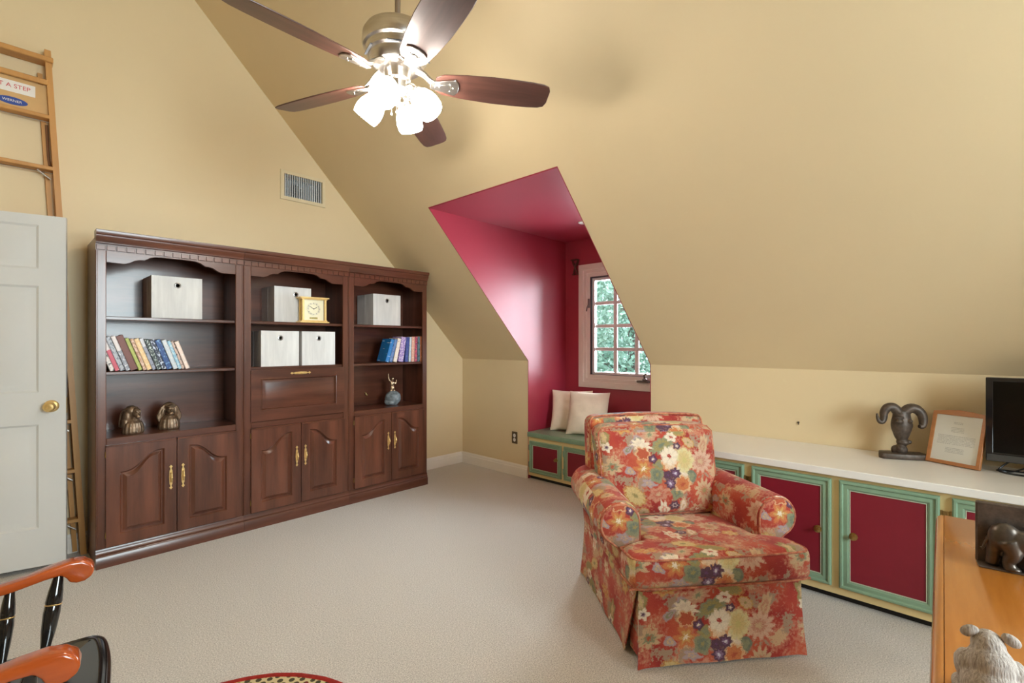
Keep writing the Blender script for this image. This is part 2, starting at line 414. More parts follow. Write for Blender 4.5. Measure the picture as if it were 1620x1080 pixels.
obj('door_knob', b, brassm, d1)
b = new(); box(b, DW-0.001, DW+0.0008, 0.006, 0.029, 0.86, 0.95); obj('latch_plate', b, brassm, d1)
for z in (0.2, 1.0, 1.8):
    b = new(); cyl(b, (0, DT, z), (0, DT, z+0.09), 0.007, n=10); box(b, 0, 0.03, DT, DT+0.002, z, z+0.09); obj('hinge', b, brassm, d1)
b = new(); box(b, -4.09, -3.975, -0.075, 0.0, 0, 2.09, 0.004); struct('trim_1', b, white_t)

# ------------------------------------------------------------------ air vent in the gable wall
v = thing('air_vent', 'wall-coloured return air grille with vertical bars high on the gable wall', 'vent', (-1.7465, 0.0, 2.492))
fr_m = mat('vent_frame_paint', (0.76, 0.64, 0.42), 0.5, var=0.04)
hx, hz = 0.1585, 0.183
b = new(); ring_panel(b, [(rect(-hx-0.030, hx+0.030, -0.030, hz+0.030), -0.001), (rect(-hx-0.026, hx+0.026, -0.026, hz+0.026), -0.010), (rect(-hx, hx, 0, hz), -0.012), (rect(-hx+0.002, hx-0.002, 0.002, hz-0.002), 0.02)], 'xz', cap=False)
obj('vent_frame', b, fr_m, v, smooth=20)
galv = mat('galvanised_steel', (0.52, 0.56, 0.60), 0.45, 0.6, var=0.2, scale=10)
b = new(); cc = [(-0.02+0.056*math.cos(2*math.pi*k/28), 0.088+0.056*math.sin(2*math.pi*k/28)) for k in range(28)]; prism(b, rect(-hx-0.01, hx+0.01, -0.01, hz+0.01), 0.14, 0.15, 'xz', holes=[cc]); box(b, -hx-0.01, -hx, 0, 0.15, -0.01, hz+0.01); box(b, hx, hx+0.01, 0, 0.15, -0.01, hz+0.01); box(b, -hx, hx, 0, 0.15, -0.01, 0.0); box(b, -hx, hx, 0, 0.15, hz, hz+0.01)
obj('duct_box', b, galv, v)
M = Matrix.Translation((-0.02, 0.14, 0.088)) @ Matrix.Rotation(R_(90), 4, 'X')
b = new(); lathe(b, [(0.062, 0.0), (0.062, 0.030), (0.056, 0.030), (0.056, 0.0)], 32, M, loop=True); obj('duct_collar', b, galv, v)
b = new(); lathe(b, [(0.060, 0.0), (0.060, -0.60), (0, -0.60), (0, -0.595), (0.056, -0.595), (0.056, 0.0)], 32, M); bmesh.ops.delete(b, geom=[f for f in b.faces if len(f.verts) > 4 and f.calc_center_median().y < 0.15], context='FACES'); obj('duct_pipe', b, galv, v)
bar = None
for k in range(17):
    x = -hx+0.012+k*(2*hx-0.024)/16
    if bar is None:
        b = new(); box(b, -0.0032, 0.0032, -0.006, 0.006, 0, hz); bar = obj('bar', b, mat('grille_metal', (0.62, 0.66, 0.70), 0.4, 0.3), v); bar.location.x = x
    else: inst(bar, 'bar', v, (x, 0, 0))
for k in range(9):
    b = new(); z = hz*(k+0.5)/9; cyl(b, (-hx, 0.008, z), (hx, 0.008, z), 0.0012, n=6); obj('cross_wire', b, MATS['grille_metal'], v)

# ------------------------------------------------------------------ bookcases
BW, BD, BH = 0.7757, 0.372, 1.945
BX0, BYF = -3.110, -0.410
def arch_outline(x0, x1, z0, zlow, zhigh, side):
    """door panel outline; the top sweeps from zlow at the hinge up to zhigh at the meeting stile"""
    N = 18; top = []
    for i in range(N+1):
        u = i/N
        s = 0.0 if u < 0.06 else (1.0 if u > 0.94 else (u-0.06)/0.88)
        s = s*s*(3-2*s); s = 0.5*s+0.5*s*s*(3-2*s)
        top.append((x0+(x1-x0)*u, zlow+(zhigh-zlow)*s))
    if side < 0: top = [(x0+x1-p[0], p[1]) for p in top][::-1]
    return [(x0, z0), (x1, z0)]+top[::-1]
def door_leaf(parent, x0, x1, z0, z1, shape, yf, name='door', grain=None):
    outline = shape(0.0)
    b = new(); r = rect(x0, x1, z0, z1)
    prism(b, r, yf, yf+0.019, 'xz', holes=[outline])
    d = obj(name, b, grain or cherry_v, parent, smooth=None)
    b = new(); ring_panel(b, [(outline, yf), (shape(0.004), yf+0.004), (shape(0.009), yf+0.013), (shape(0.015), yf+0.013), (shape(0.034), yf+0.001), ])
    obj('raised_panel', b, grain or cherry_v, d, smooth=25)
    b = new(); e = 0.005
    return d
HANDLE = None
def handle_mesh():
    pl = []
    half = [(0.0035, 0.050), (0.0075, 0.042), (0.0085, 0.020), (0.0095, 0.0)]
    tip = [(0, 0.077), (0.010, 0.064), (0.006, 0.062), (0.0035, 0.056)]
    right = tip+half; right = right+[(x, -z) for x, z in right[::-1]][1:]
    poly = right+[(-x, z) for x, z in right[::-1]][1:-1]
    b = new(); prism(b, poly, -0.003, 0.0, 'xz', bev=0.0008)
    tube(b, [(0, -0.003, 0.030), (0, -0.018, 0.024), (0, -0.024, 0.0), (0, -0.018, -0.024), (0, -0.003, -0.030)], 0.0032, 8)
    ball(b, (0, -0.024, 0.0), (0.006, 0.006, 0.011), sub=2)
    return b
def bookcase(i, kind, label):
    x = BX0+i*BW; W = BW-0.001
    t = thing('bookcase', label, 'bookcase', (x, BYF, 0), 0, 'cherry bookcase wall units')
    st = 0.048
    for a, c, in ((0.0, 0.018), (W-0.018, W)):
        b = new(); box(b, a, c, 0.012, BD, 0.11, BH-0.06); obj('side_panel', b, cherry_v, t)
    b = new(); box(b, 0.018, W-0.018, BD-0.008, BD, 0.11, BH-0.04); obj('back_panel', b, cherry_h, t)
    b = new(); box(b, 0.0, W, 0.0, BD, BH-0.060, BH-0.040); obj('top_panel', b, cherry_h, t)
    # crown: stepped moulding
    pr_ = [(0.012, BH-0.115), (-0.004, BH-0.115), (-0.004, BH-0.078), (-0.012, BH-0.074), (-0.014, BH-0.060), (-0.024, BH-0.044), (-0.026, BH-0.030), (-0.034, BH-0.026), (-0.038, BH-0.014), (-0.038, BH-0.002), (-0.034, BH), (0.05, BH), (0.05, BH-0.04), (0.012, BH-0.06)]
    b = new(); prism(b, pr_, 0.0, W, 'yz'); obj('crown_moulding', b, cherry_h, t, smooth=40)
    global DENT
    n = 17; stp = W/n
    for k in range(n):
        if 'DENT' not in globals() or DENT is None:
            b = new(); box(b, -stp*0.43, stp*0.43, -0.0105, -0.003, -0.0145, 0.0145, 0.0015); DENT = obj('dentil', b, cherry_h, t); DENT.location = (stp*(k+0.5), 0, BH-0.098)
        else: inst(DENT, 'dentil', t, (stp*(k+0.5), 0, BH-0.098))
    # apron with scalloped arch
    zt, ze, za = BH-0.112, 1.765, 1.822
    pts = [(st, ze), (st+0.085, ze-0.002), (st+0.110, ze+0.008), (st+0.135, ze+0.024), (st+0.160, ze+0.030), (st+0.180, ze+0.030), (st+0.205, ze+0.048), (st+0.235, za), (st+0.27, za+0.002)]
    low = pts+[(W-p[0], p[1]) for p in pts[::-1]]
    b = new(); prism(b, [(W-st, zt), (st, zt)]+low, 0.0, 0.018, 'xz', bev=0.0015); obj('apron', b, cherry_h, t, smooth=30)
    for a, c in ((0.0, st), (W-st, W)):
        b = new(); box(b, a, c, 0.0, 0.018, 0.105, zt+0.002, 0.003); obj('face_stile', b, cherry_v, t)
        s = a+0.008 if a == 0 else c-0.008
        b = new(); box(b, s-0.002, s+0.002, -0.0015, 0.002, 0.115, zt, 0.001); obj('stile_bead', b, cherry_v, t)
    # plinth
    pp = [(0.03, 0.0), (-0.014, 0.0), (-0.014, 0.062), (-0.008, 0.070), (-0.010, 0.080), (-0.004, 0.090), (-0.004, 0.098), (0.0, 0.108), (0.03, 0.108)]
    b = new(); prism(b, pp, 0.0, W, 'yz'); box(b, 0.0, 0.018, 0.03, BD, 0.0, 0.11); box(b, W-0.018, W, 0.03, BD, 0.0, 0.11); obj('plinth', b, cherry_h, t, smooth=40)
    b = new(); box(b, 0.018, W-0.018, 0.020, BD-0.008, 0.100, 0.120); obj('cabinet_floor', b, cherry_h, t)
    b = new(); box(b, 0.018, W-0.018, 0.004, BD-0.008, 0.715, 0.740, 0.002); box(b, st, W-st, 0.0, 0.016, 0.702, 0.742, 0.002); obj('deck', b, cherry_h, t)
    shelves = (1.128, 1.452)
    for zs in shelves:
        b = new(); box(b, 0.0185, W-0.0185, 0.020, BD-0.009, zs-0.020, zs, 0.003); obj('shelf', b, cherry_h, t)
    # doors
    g = 0.002; xm = W/2; dt = 0.703; db = 0.116
    global HANDLE
    for s in (1, -1):
        xa, xb_ = (st-0.004, xm-g) if s > 0 else (xm+g, W-st+0.004)
        o = lambda d_, xa=xa, xb_=xb_, s=s: arch_outline(xa+0.062+d_, xb_-0.062-d_, db+0.062+d_, dt-0.160-d_, dt-0.055-d_, s)
        d = door_leaf(t, xa, xb_, db, dt, o, -0.019)
        b = new(); box(b, xa, xb_, -0.0225, -0.018, dt-0.010, dt+0.001, 0.003); obj('door_lip', b, cherry_h, d)
        hx_ = xb_-0.030 if s > 0 else xa+0.030
        if HANDLE is None:
            HANDLE = obj('handle', handle_mesh(), brassm, d, label='brass handle with pointed backplate'); HANDLE.location = (hx_, -0.019, 0.462)
        else: inst(HANDLE, 'handle', d, (hx_, -0.019, 0.462))['label'] = 'brass handle with pointed backplate'
        hgx = xa if s > 0 else xb_
        for hzz in (db+0.05, dt-0.07):
            b = new(); cyl(b, (hgx, -0.006, hzz), (hgx, -0.006, hzz+0.035), 0.004, n=8); obj('hinge', b, dbrass, d)
    if kind == 'secretary':
        za_, zb_ = 0.748, 1.106
        b = new(); o = rect(st+0.062, W-st-0.062, za_+0.075, zb_-0.062)
        prism(b, rect(st-0.004, W-st+0.004, za_, zb_), -0.012, 0.006, 'xz', holes=[o]); d = obj('drop_front', b, cherry_h, t, smooth=None)
        b = new(); ring_panel(b, [(inset(o, -0.004), -0.0125), (inset(o, 0.004), -0.0155), (inset(o, 0.010), -0.004), (inset(o, 0.014), -0.004), (inset(o, 0.036), -0.010)]); obj('raised_panel', b, cherry_h, d, smooth=25)
        h = inst(HANDLE, 'handle', d, (W/2, -0.012, zb_-0.030), (0, R_(90), 0)); h['label'] = 'brass handle with pointed backplate'
        b = new(); box(b, st, W-st, 0.006, 0.016, za_-0.02, zb_+0.004); obj('drop_backing', b, cherry_h, t)
    if kind == 'right':
        b = new(); tube(b, [(0.352, BD-0.010, 0.850), (0.352, BD-0.022, 0.846), (0.356, BD-0.026, 0.830), (0.366, BD-0.022, 0.822), (0.372, BD-0.018, 0.832)], 0.004, 8); obj('cup_hook', b, brassm, t)
    return t
DENT = None
bookcase(0, 'left', 'dark cherry bookcase with two bronze busts, beside the white door')
bookcase(1, 'secretary', 'dark cherry middle bookcase with a drop-front desk panel and brass clock')
bookcase(2, 'right', 'dark cherry bookcase at the corner with the stone statuette on its lower shelf')
SH1, SH2, DK = 1.128, 1.452, 0.740

# ------------------------------------------------------------------ storage boxes
box_f = mat('white_woodgrain_board', (0.80, 0.79, 0.77), 0.6, 0, 0, 16, (1, 1, 0.12), (0.60, 0.59, 0.58), 0.05, 60, detail=7)
box_s = box_f
ring_m = mat('grommet_metal', (0.40, 0.39, 0.38), 0.3, 0.9, 0.2)
def storage_box(x0, x1, yf, z, h, dep, label, hole_dx=0.0):
    w = x1-x0
    t = thing('storage_box', label, 'storage box', ((x0+x1)/2, yf, z), 0, 'white wood-grain storage boxes on the shelves')
    hx_, hz_ = hole_dx, h*0.80
    N = 20; circ = [(hx_+0.0135*math.cos(2*math.pi*k/N), hz_+0.0135*math.sin(2*math.pi*k/N)) for k in range(N)]
    b = new(); prism(b, rect(-w/2, w/2, 0.0, h), 0.0, 0.006, 'xz', holes=[circ]); obj('front_panel', b, box_f, t, smooth=None)
    for s in (-1, 1):
        b = new(); prism(b, [(0.006, 0), (dep, 0), (dep, h), (0.006, h)], s*w/2, s*(w/2-0.005), 'yz'); 
        xx = s*(w/2+0.0006)
        box(b, min(xx, s*w/2), max(xx, s*w/2), dep*0.50, dep*0.52, 0.0, h); obj('side_panel', b, box_s, t)
    b = new(); box(b, -w/2+0.005, w/2-0.005, dep-0.006, dep, 0, h); obj('back_panel', b, box_s, t)
    b = new(); box(b, -w/2+0.005, w/2-0.005, 0.006, dep-0.006, 0, 0.006); obj('bottom_panel', b, box_s, t)
    b = new(); box(b, -w/2+0.005, w/2-0.005, 0.006, dep-0.006, h-0.006, h); obj('top_panel', b, box_s, t)
    b = new(); M = Matrix.Translation((hx_, 0, hz_)) @ Matrix.Rotation(R_(90), 4, 'X')
    lathe(b, [(0.0105, -0.006), (0.0105, 0.0015), (0.013, 0.0030), (0.0185, 0.0018), (0.0195, 0.0), (0.0145, 0.0)], 28, M, loop=True); obj('grommet', b, ring_m, t)
storage_box(-2.835, -2.560, -0.325, SH2, 0.270, 0.262, 'white wood-grain storage box alone on the top shelf of the bust bookcase')
storage_box(-2.090, -1.815, -0.300, SH2, 0.270, 0.255, 'white wood-grain storage box standing behind the brass clock', 0.02)
storage_box(-2.212, -1.945, -0.384, SH1, 0.258, 0.300, 'white wood-grain storage box above the drop front, nearer the bronze busts')
storage_box(-1.922, -1.660, -0.384, SH1, 0.258, 0.300, 'white wood-grain storage box above the drop front, nearer the corner statuette')
storage_box(-1.292, -1.020, -0.335, SH2, 0.270, 0.270, 'white wood-grain storage box alone on the shelf above the blue books')

# ------------------------------------------------------------------ brass clock
t = thing('mantel_clock', 'small polished brass carriage clock with ivory dial plate', 'clock', (-1.826, -0.352, SH2), R_(-4))
b = new(); box(b, -0.112, 0.112, -0.050, 0.040, 0.0, 0.010, 0.002); box(b, -0.100, 0.100, -0.042, 0.034, 0.010, 0.020, 0.002); obj('base', b, brassm, t)
b = new(); box(b, -0.100, 0.100, -0.042, 0.034, 0.178, 0.186, 0.002); box(b, -0.112, 0.112, -0.050, 0.040, 0.186, 0.197, 0.002); obj('top', b, brassm, t)
for s in (-1, 1):
    for y in (-0.036, 0.026):
        b = new(); box(b, s*0.084-0.008, s*0.084+0.008, y-0.006, y+0.006, 0.020, 0.178, 0.0015); obj('pillar', b, brassm, t)
b = new(); box(b, -0.076, 0.076, -0.020, 0.026, 0.020, 0.178); obj('case', b, mat('ivory_dial', (0.86, 0.80, 0.58), 0.4, 0.15, 0.05), t)
Mx = Matrix.Translation((0, -0.020, 0.108)) @ Matrix.Rotation(R_(90), 4, 'X')
b = new(); lathe(b, [(0.036, 0), (0.036, 0.003), (0.050, 0.003), (0.050, 0)], 36, Mx, loop=True); obj('chapter_ring', b, mat('silver_chapter', (0.86, 0.80, 0.62), 0.3, 0.2, 0.3, 60), t)
for a in range(12):
    b = new(); M = Mx @ Matrix.Rotation(R_(30*a), 4, 'Z'); box(b, -0.0013, 0.0013, 0.039, 0.047, 0.003, 0.0036, M=M); obj('hour_mark', b, blackp, t)
for a, l, wd in ((-62, 0.026, 0.0022), (58, 0.036, 0.0016)):
    b = new(); box(b, -wd, wd, -0.005, l, 0.0040, 0.0050, M=Mx @ Matrix.Rotation(R_(a), 4, 'Z')); obj('hand', b, blackp, t)
b = new(); box(b, -0.030, 0.030, -0.0215, -0.020, 0.031, 0.044, 0.0005); obj('name_plate', b, mat('plate_gilt', (0.45, 0.36, 0.12), 0.35, 0.8, 0.4, 90), t)

# ------------------------------------------------------------------ books
def book_mat(name, c, c2, tscale=70.0, amt=0.5, top=None, topz=0.5):
    m = bpy.data.materials.new(name); m.use_nodes = True; nt = m.node_tree; b = nt.nodes['Principled BSDF']; L = nt.links.new
    b.inputs['Roughness'].default_value = 0.45
    tc = nd(nt, 'ShaderNodeTexCoord'); mp = nd(nt, 'ShaderNodeMapping'); mp.inputs['Scale'].default_value = (1.4, 0.15, 1.0); L(tc.outputs['Object'], mp.inputs[0])
    nz = nd(nt, 'ShaderNodeTexNoise', i_Scale=tscale, i_Detail=2.0); L(mp.outputs[0], nz.inputs['Vector'])
    gt = nd(nt, 'ShaderNodeMath', operation='GREATER_THAN'); gt.inputs[1].default_value = 1.0-amt; L(nz.outputs['Fac'], gt.inputs[0])
    mx = nd(nt, 'ShaderNodeMixRGB'); mx.inputs[1].default_value = rgba(c); mx.inputs[2].default_value = rgba(c2)
    L(gt.outputs[0], mx.inputs[0]); src = mx.outputs[0]
    if top:
        sp = nd(nt, 'ShaderNodeSeparateXYZ'); L(tc.outputs['Object'], sp.inputs[0])
        g2 = nd(nt, 'ShaderNodeMath', operation='GREATER_THAN'); g2.inputs[1].default_value = topz; L(sp.outputs['Z'], g2.inputs[0])
        m2 = nd(nt, 'ShaderNodeMixRGB'); L(g2.outputs[0], m2.inputs[0]); L(src, m2.inputs[1]); m2.inputs[2].default_value = rgba(top); src = m2.outputs[0]
    L(src, b.inputs['Base Color'])
    return m
paper = mat('book_paper', (0.80, 0.76, 0.66), 0.8, var=0.1, scale=200)
def book(x, y, z, w, h, dep, lean, m, label, group, band=None):
    t = thing('book', label, 'book', (x, y, z), 0, group, rot=(0, R_(lean), 0))
    b = new(); box(b, 0, w, 0, 0.0025, 0, h, 0.0008); box(b, 0, 0.0022, 0, dep, 0, h); box(b, w-0.0022, w, 0, dep, 0, h); obj('cover', b, m, t)
    b = new(); box(b, 0.0022, w-0.0022, 0.0025, dep-0.004, 0.003, h-0.003); obj('page_block', b, paper, t)
    if band:
        for z0, z1, bm_ in band:
            b = new(); box(b, 0.0006, w-0.0006, -0.0005, 0.0005, z0*h, z1*h); obj('spine_label', b, bm_, t)
S = srgb
bm_white = mat('label_white', S(235, 228, 220), 0.5); bm_dark = mat('label_dark', S(60, 60, 70), 0.5); bm_gold = mat('label_gold', S(190, 150, 70), 0.4)
LB = [  # colour, print colour, width, height, label
 (S(232, 222, 216), S(90, 85, 90), 0.022, 0.150, 'short white book with black spine lettering at the end of the leaning row', 0.42, None),
 (S(214, 90, 110), S(232, 222, 220), 0.022, 0.208, 'pink and white paperback leaning beside the short white book', 0.30, (S(235, 222, 220), 0.13)),
 (S(196, 200, 208), S(140, 145, 160), 0.024, 0.210, 'pale grey paperback leaning next to the pink one', 0.45, None),
 (S(150, 152, 165), S(220, 220, 225), 0.022, 0.216, 'grey paperback with a white upper spine, leaning', 0.45, (S(236, 226, 224), 0.125)),
 (S(118, 62, 48), S(160, 100, 60), 0.036, 0.218, 'thick plain brown hardback leaning in the row', 0.22, None),
 (S(186, 196, 92), S(206, 212, 130), 0.020, 0.204, 'yellow-green book leaning against the brown hardback', 0.40, None),
 (S(190, 142, 110), S(232, 196, 176), 0.018, 0.200, 'thin tan book with a mottled pink spine', 0.50, None),
 (S(236, 196, 140), S(240, 214, 170), 0.026, 0.200, 'peach-orange paperback leaning in the row', 0.45, None),
 (S(168, 172, 192), S(110, 112, 130), 0.020, 0.203, 'lavender-grey paperback beside the peach one', 0.40, (S(226, 226, 236), 0.15)),
 (S(44, 56, 54), S(190, 200, 196), 0.024, 0.196, 'dark green-black book with white spine print', 0.45, None),
 (S(38, 42, 66), S(196, 204, 222), 0.025, 0.194, 'navy-black book with pale lettering, leaning', 0.46, None),
 (S(34, 76, 144), S(130, 176, 220), 0.030, 0.193, 'royal blue hardback with light blue title, leaning', 0.40, None),
 (S(206, 214, 222), S(226, 226, 224), 0.026, 0.193, 'pale blue-white book beside the royal blue hardback', 0.45, None),
 (S(140, 190, 216), S(206, 222, 230), 0.019, 0.188, 'thin sky-blue paperback leaning in the row', 0.48, None),
 (S(222, 190, 176), S(70, 60, 66), 0.016, 0.186, 'thin pinkish book with dark blotchy spine', 0.40, None),
 (S(238, 214, 200), S(244, 228, 216), 0.024, 0.184, 'cream-pink book at the open end of the leaning row', 0.45, None)]
bx = -3.040; lean = -19.5
for k, (c, c2, w, h, lab, amt, top) in enumerate(LB):
    m = book_mat('book_cover_l%d' % k, c, c2, 60+7*(k % 5), amt, top[0] if top else None, top[1] if top else 0)
    ln = R_(-lean)
    zo = 0.0
    dx = 0.0
    book(bx, -0.378+0.004*((k*7) % 3), SH1+0.001, w*0.97, h, 0.135, lean, m, lab, 'books leaning on the bust bookcase shelf')
    bx += w/math.cos(ln)+0.0003
RB = [
 (S(20, 116, 186), S(226, 232, 236), 0.036, 0.205, 'bright blue hardback leaning at the open end of the short row', 0.34, 17),
 (S(96, 128, 178), S(60, 88, 150), 0.030, 0.208, 'steel blue book beside the bright blue hardback', 0.4, 16),
 (S(236, 220, 206), S(176, 120, 100), 0.036, 0.212, 'cream-white book with rust print, leaning', 0.34, 13),
 (S(150, 122, 190), S(222, 206, 224), 0.052, 0.222, 'thick lilac hardback leaning on the corner shelf', 0.46, 9),
 (S(52, 66, 140), S(80, 96, 170), 0.034, 0.222, 'indigo hardback beside the lilac one', 0.4, 5),
 (S(206, 216, 222), S(160, 190, 206), 0.022, 0.224, 'pale blue-grey paperback standing beside the indigo hardback', 0.4, 3),
 (S(226, 166, 146), S(240, 206, 190), 0.034, 0.226, 'salmon pink book standing upright', 0.4, 2),
 (S(220, 88, 104), S(60, 70, 110), 0.026, 0.228, 'red and navy patterned book standing upright', 0.46, 1),
 (S(110, 140, 150), S(60, 80, 92), 0.028, 0.230, 'teal-grey book with dark spine print', 0.44, 0),
 (S(214, 122, 74), S(232, 160, 110), 0.030, 0.232, 'orange hardback against the bookcase side, end of the short row', 0.4, 0)]
xbl = -0.8035-0.002; phi = 0.0; cov = []
for k in range(len(RB)-1, -1, -1):
    c, c2, w, h, lab, amt, ln = RB[k]; th = R_(ln)
    xbr = xbl+h*math.cos(th)*math.tan(phi)-h*math.sin(th)-0.0006
    if th <= phi+1e-6: xbr = xbl-0.0006
    x = xbr-w*math.cos(th)
    book(x, -0.376, SH1+0.001+w*math.sin(th), w, h, 0.140, ln, book_mat('book_cover_r%d' % k, c, c2, 50+9*(k % 4), amt), lab, 'books on the corner bookcase shelf')
    xbl = x; phi = th

# ------------------------------------------------------------------ bronze busts
def bust(x, y, turn, label, style):
    o = thing('bronze_bust', label, 'sculpture', (x, y, DK), turn, 'bronze busts')
    b = new()
    lathe(b, [(0, 0), (0.056, 0), (0.060, 0.012), (0.058, 0.040), (0.050, 0.066), (0.034, 0.082), (0.018, 0.092), (0, 0.094)], 48, Matrix.Diagonal((1.0, 0.72, 1, 1)), ripple=lambda a, z: 1+0.035*math.sin(a*13)*(1 if z < 0.07 else 0.3))
    ball(b, (0, -0.010, 0.100), (0.018, 0.018, 0.022))
    m = obj('robe', b, bronze, o); remesh(m, 0.0026, 3)
    b = new(); ball(b, (0.002, -0.020, 0.128), (0.024, 0.027, 0.033)); ball(b, (0.002, -0.047, 0.124), (0.005, 0.008, 0.009)); ball(b, (0.002, -0.041, 0.103), (0.014, 0.009, 0.009))
    ball(b, (0.002, -0.041, 0.110), (0.009, 0.006, 0.003)); ball(b, (-0.008, -0.043, 0.133), (0.006, 0.004, 0.004)); ball(b, (0.012, -0.043, 0.133), (0.006, 0.004, 0.004)); ball(b, (0.002, -0.041, 0.141), (0.018, 0.007, 0.004))
    m = obj('head', b, bronze, o); remesh(m, 0.0022, 3)
    b = new()
    if style == 0:      # long hair and hood swept back
        ball(b, (-0.006, 0.008, 0.138), (0.034, 0.034, 0.036)); ball(b, (-0.026, 0.016, 0.104), (0.026, 0.030, 0.050)); ball(b, (-0.038, 0.018, 0.066), (0.020, 0.026, 0.042))
        ball(b, (0.022, 0.010, 0.104), (0.016, 0.026, 0.046))
        for k in range(7): tube(b, [(-0.030+k*0.010, -0.012+0.006*abs(3-k), 0.165-0.003*abs(3-k)), (-0.040+k*0.012, 0.030, 0.140), (-0.046+k*0.012, 0.042, 0.095), (-0.050+k*0.012, 0.040, 0.045)], 0.0075, 8)
    else:               # feathered headdress falling on both sides
        for s in (-1, 1):
            for k in range(6):
                a = k/5
                tube(b, [(s*(0.010+0.006*k), 0.000, 0.165-0.004*k), (s*(0.030+0.006*k), 0.004, 0.150-0.012*k), (s*(0.040+0.004*k), 0.0, 0.115-0.008*k), (s*(0.044+0.002*k), -0.004, 0.080-0.006*k)], [0.008, 0.0095, 0.0085, 0.004], 8)
        for s in (-1, 1): ball(b, (s*0.034, 0.008, 0.112), (0.017, 0.020, 0.044), rot=(0, s*-10, 0))
        ball(b, (0.0, 0.010, 0.140), (0.034, 0.030, 0.036)); tube(b, [(-0.026, -0.020, 0.146), (-0.014, -0.042, 0.150), (0.002, -0.047, 0.151), (0.016, -0.042, 0.150), (0.028, -0.020, 0.146)], 0.0055, 8)
    m = obj('hair' if style == 0 else 'headdress', b, bronze, o); remesh(m, 0.0026, 2)
bust(-2.922, -0.300, R_(28), 'bronze bust with long swept-back hair and pleated robe, turned sideways', 0)
bust(-2.732, -0.270, R_(2), 'bronze bust wearing a feathered headdress and pleated robe', 1)

# ------------------------------------------------------------------ statuette on the corner shelf
t = thing('statuette', 'small bronze figure with raised arm on a blue-grey stone', 'sculpture', (-1.040, -0.250, DK))
b = new(); ball(b, (0, 0, 0.062), (0.074, 0.058, 0.070), sub=4); ball(b, (-0.03, 0.0, 0.028), (0.050, 0.046, 0.034), sub=3)
for vv in b.verts:
    vv.co += vv.co.normalized()*0.012*noise.noise(vv.co*28); vv.co.z = max(0.0, vv.co.z)
obj('stone', b, mat('blue_grey_stone', (0.30, 0.34, 0.36), 0.5, var=0.75, scale=26, bump=0.3, bscale=80, col2=(0.08, 0.10, 0.11)), t)
b = new(); ball(b, (-0.012, 0, 0.190), (0.020, 0.016, 0.034)); ball(b, (-0.010, 0, 0.150), (0.022, 0.018, 0.030)); ball(b, (-0.010, -0.004, 0.236), (0.014, 0.014, 0.016))
tube(b, [(-0.024, 0, 0.206), (-0.046, -0.004, 0.226), (-0.052, -0.004, 0.252), (-0.055, -0.004, 0.285)], [0.008, 0.007, 0.006, 0.005], 8); tube(b, [(0.006, 0, 0.206), (0.022, -0.008, 0.190), (0.026, -0.010, 0.226)], [0.008, 0.007, 0.006], 8)
tube(b, [(-0.022, 0, 0.150), (-0.026, -0.004, 0.110)], 0.010, 8); tube(b, [(0.002, 0, 0.150), (0.010, -0.006, 0.116)], 0.010, 8)
m = obj('figure', b, mat('polished_bronze', (0.55, 0.38, 0.24), 0.28, 0.9, 0.4, 60), t); remesh(m, 0.003, 2)

# ------------------------------------------------------------------ ceiling fan
FC = Vector((-2.285, -2.215, 2.414))
fan = thing('ceiling_fan', 'brushed nickel ceiling fan with five dark blades and four lit glass shades', 'ceiling fan', FC)
ztop = sz(FC.x)-FC.z
b = new(); cyl(b, (0, 0, 0.24), (0, 0, ztop-0.04), 0.0125, n=16); obj('downrod', b, mat('rod_metal', (0.36, 0.30, 0.26), 0.35, 0.9), fan)
b = new(); lathe(b, [(0.03, ztop-0.10), (0.07, ztop-0.07), (0.075, ztop+0.05), (0.0, ztop+0.06)], 32); obj('canopy', b, nickel, fan)
b = new(); lathe(b, [(0.016, 0.285), (0.030, 0.272), (0.034, 0.255), (0.105, 0.252), (0.136, 0.240), (0.148, 0.220), (0.150, 0.180), (0.146, 0.166), (0.136, 0.160), (0.132, 0.134), (0.122, 0.126), (0.114, 0.100), (0.104, 0.088), (0.070, 0.080), (0.0, 0.078)], 48); obj('motor_housing', b, nickel, fan, smooth=30)
b = new(); lathe(b, [(0, 0.080), (0.058, 0.080), (0.060, 0.060), (0.056, 0.030), (0.048, 0.020), (0.046, -0.010), (0.034, -0.024), (0.018, -0.036), (0.012, -0.055), (0.016, -0.064), (0.008, -0.080), (0, -0.082)], 36); obj('switch_housing', b, nickel, fan, smooth=30)
for k in range(5):
    b = new(); M = Matrix.Rotation(2*math.pi*(k+0.3)/5, 4, 'Z'); box(b, 0.124, 0.1335, -0.045, 0.045, 0.128, 0.132, M=M); obj('housing_slot', b, gasket, fan)
walnut = wood('walnut_blade', (0.055, 0.022, 0.016), (0.125, 0.050, 0.036), 0.36, 'x', 22, coat=0.15)
blade_out = [(0.165, 0.040), (0.20, 0.058), (0.30, 0.070), (0.42, 0.077), (0.52, 0.077), (0.60, 0.075), (0.652, 0.070), (0.678, 0.060), (0.688, 0.035)]
poly = [(x, -y) for x, y in blade_out]+[(x, y) for x, y in blade_out[::-1]]
blade = iron = None
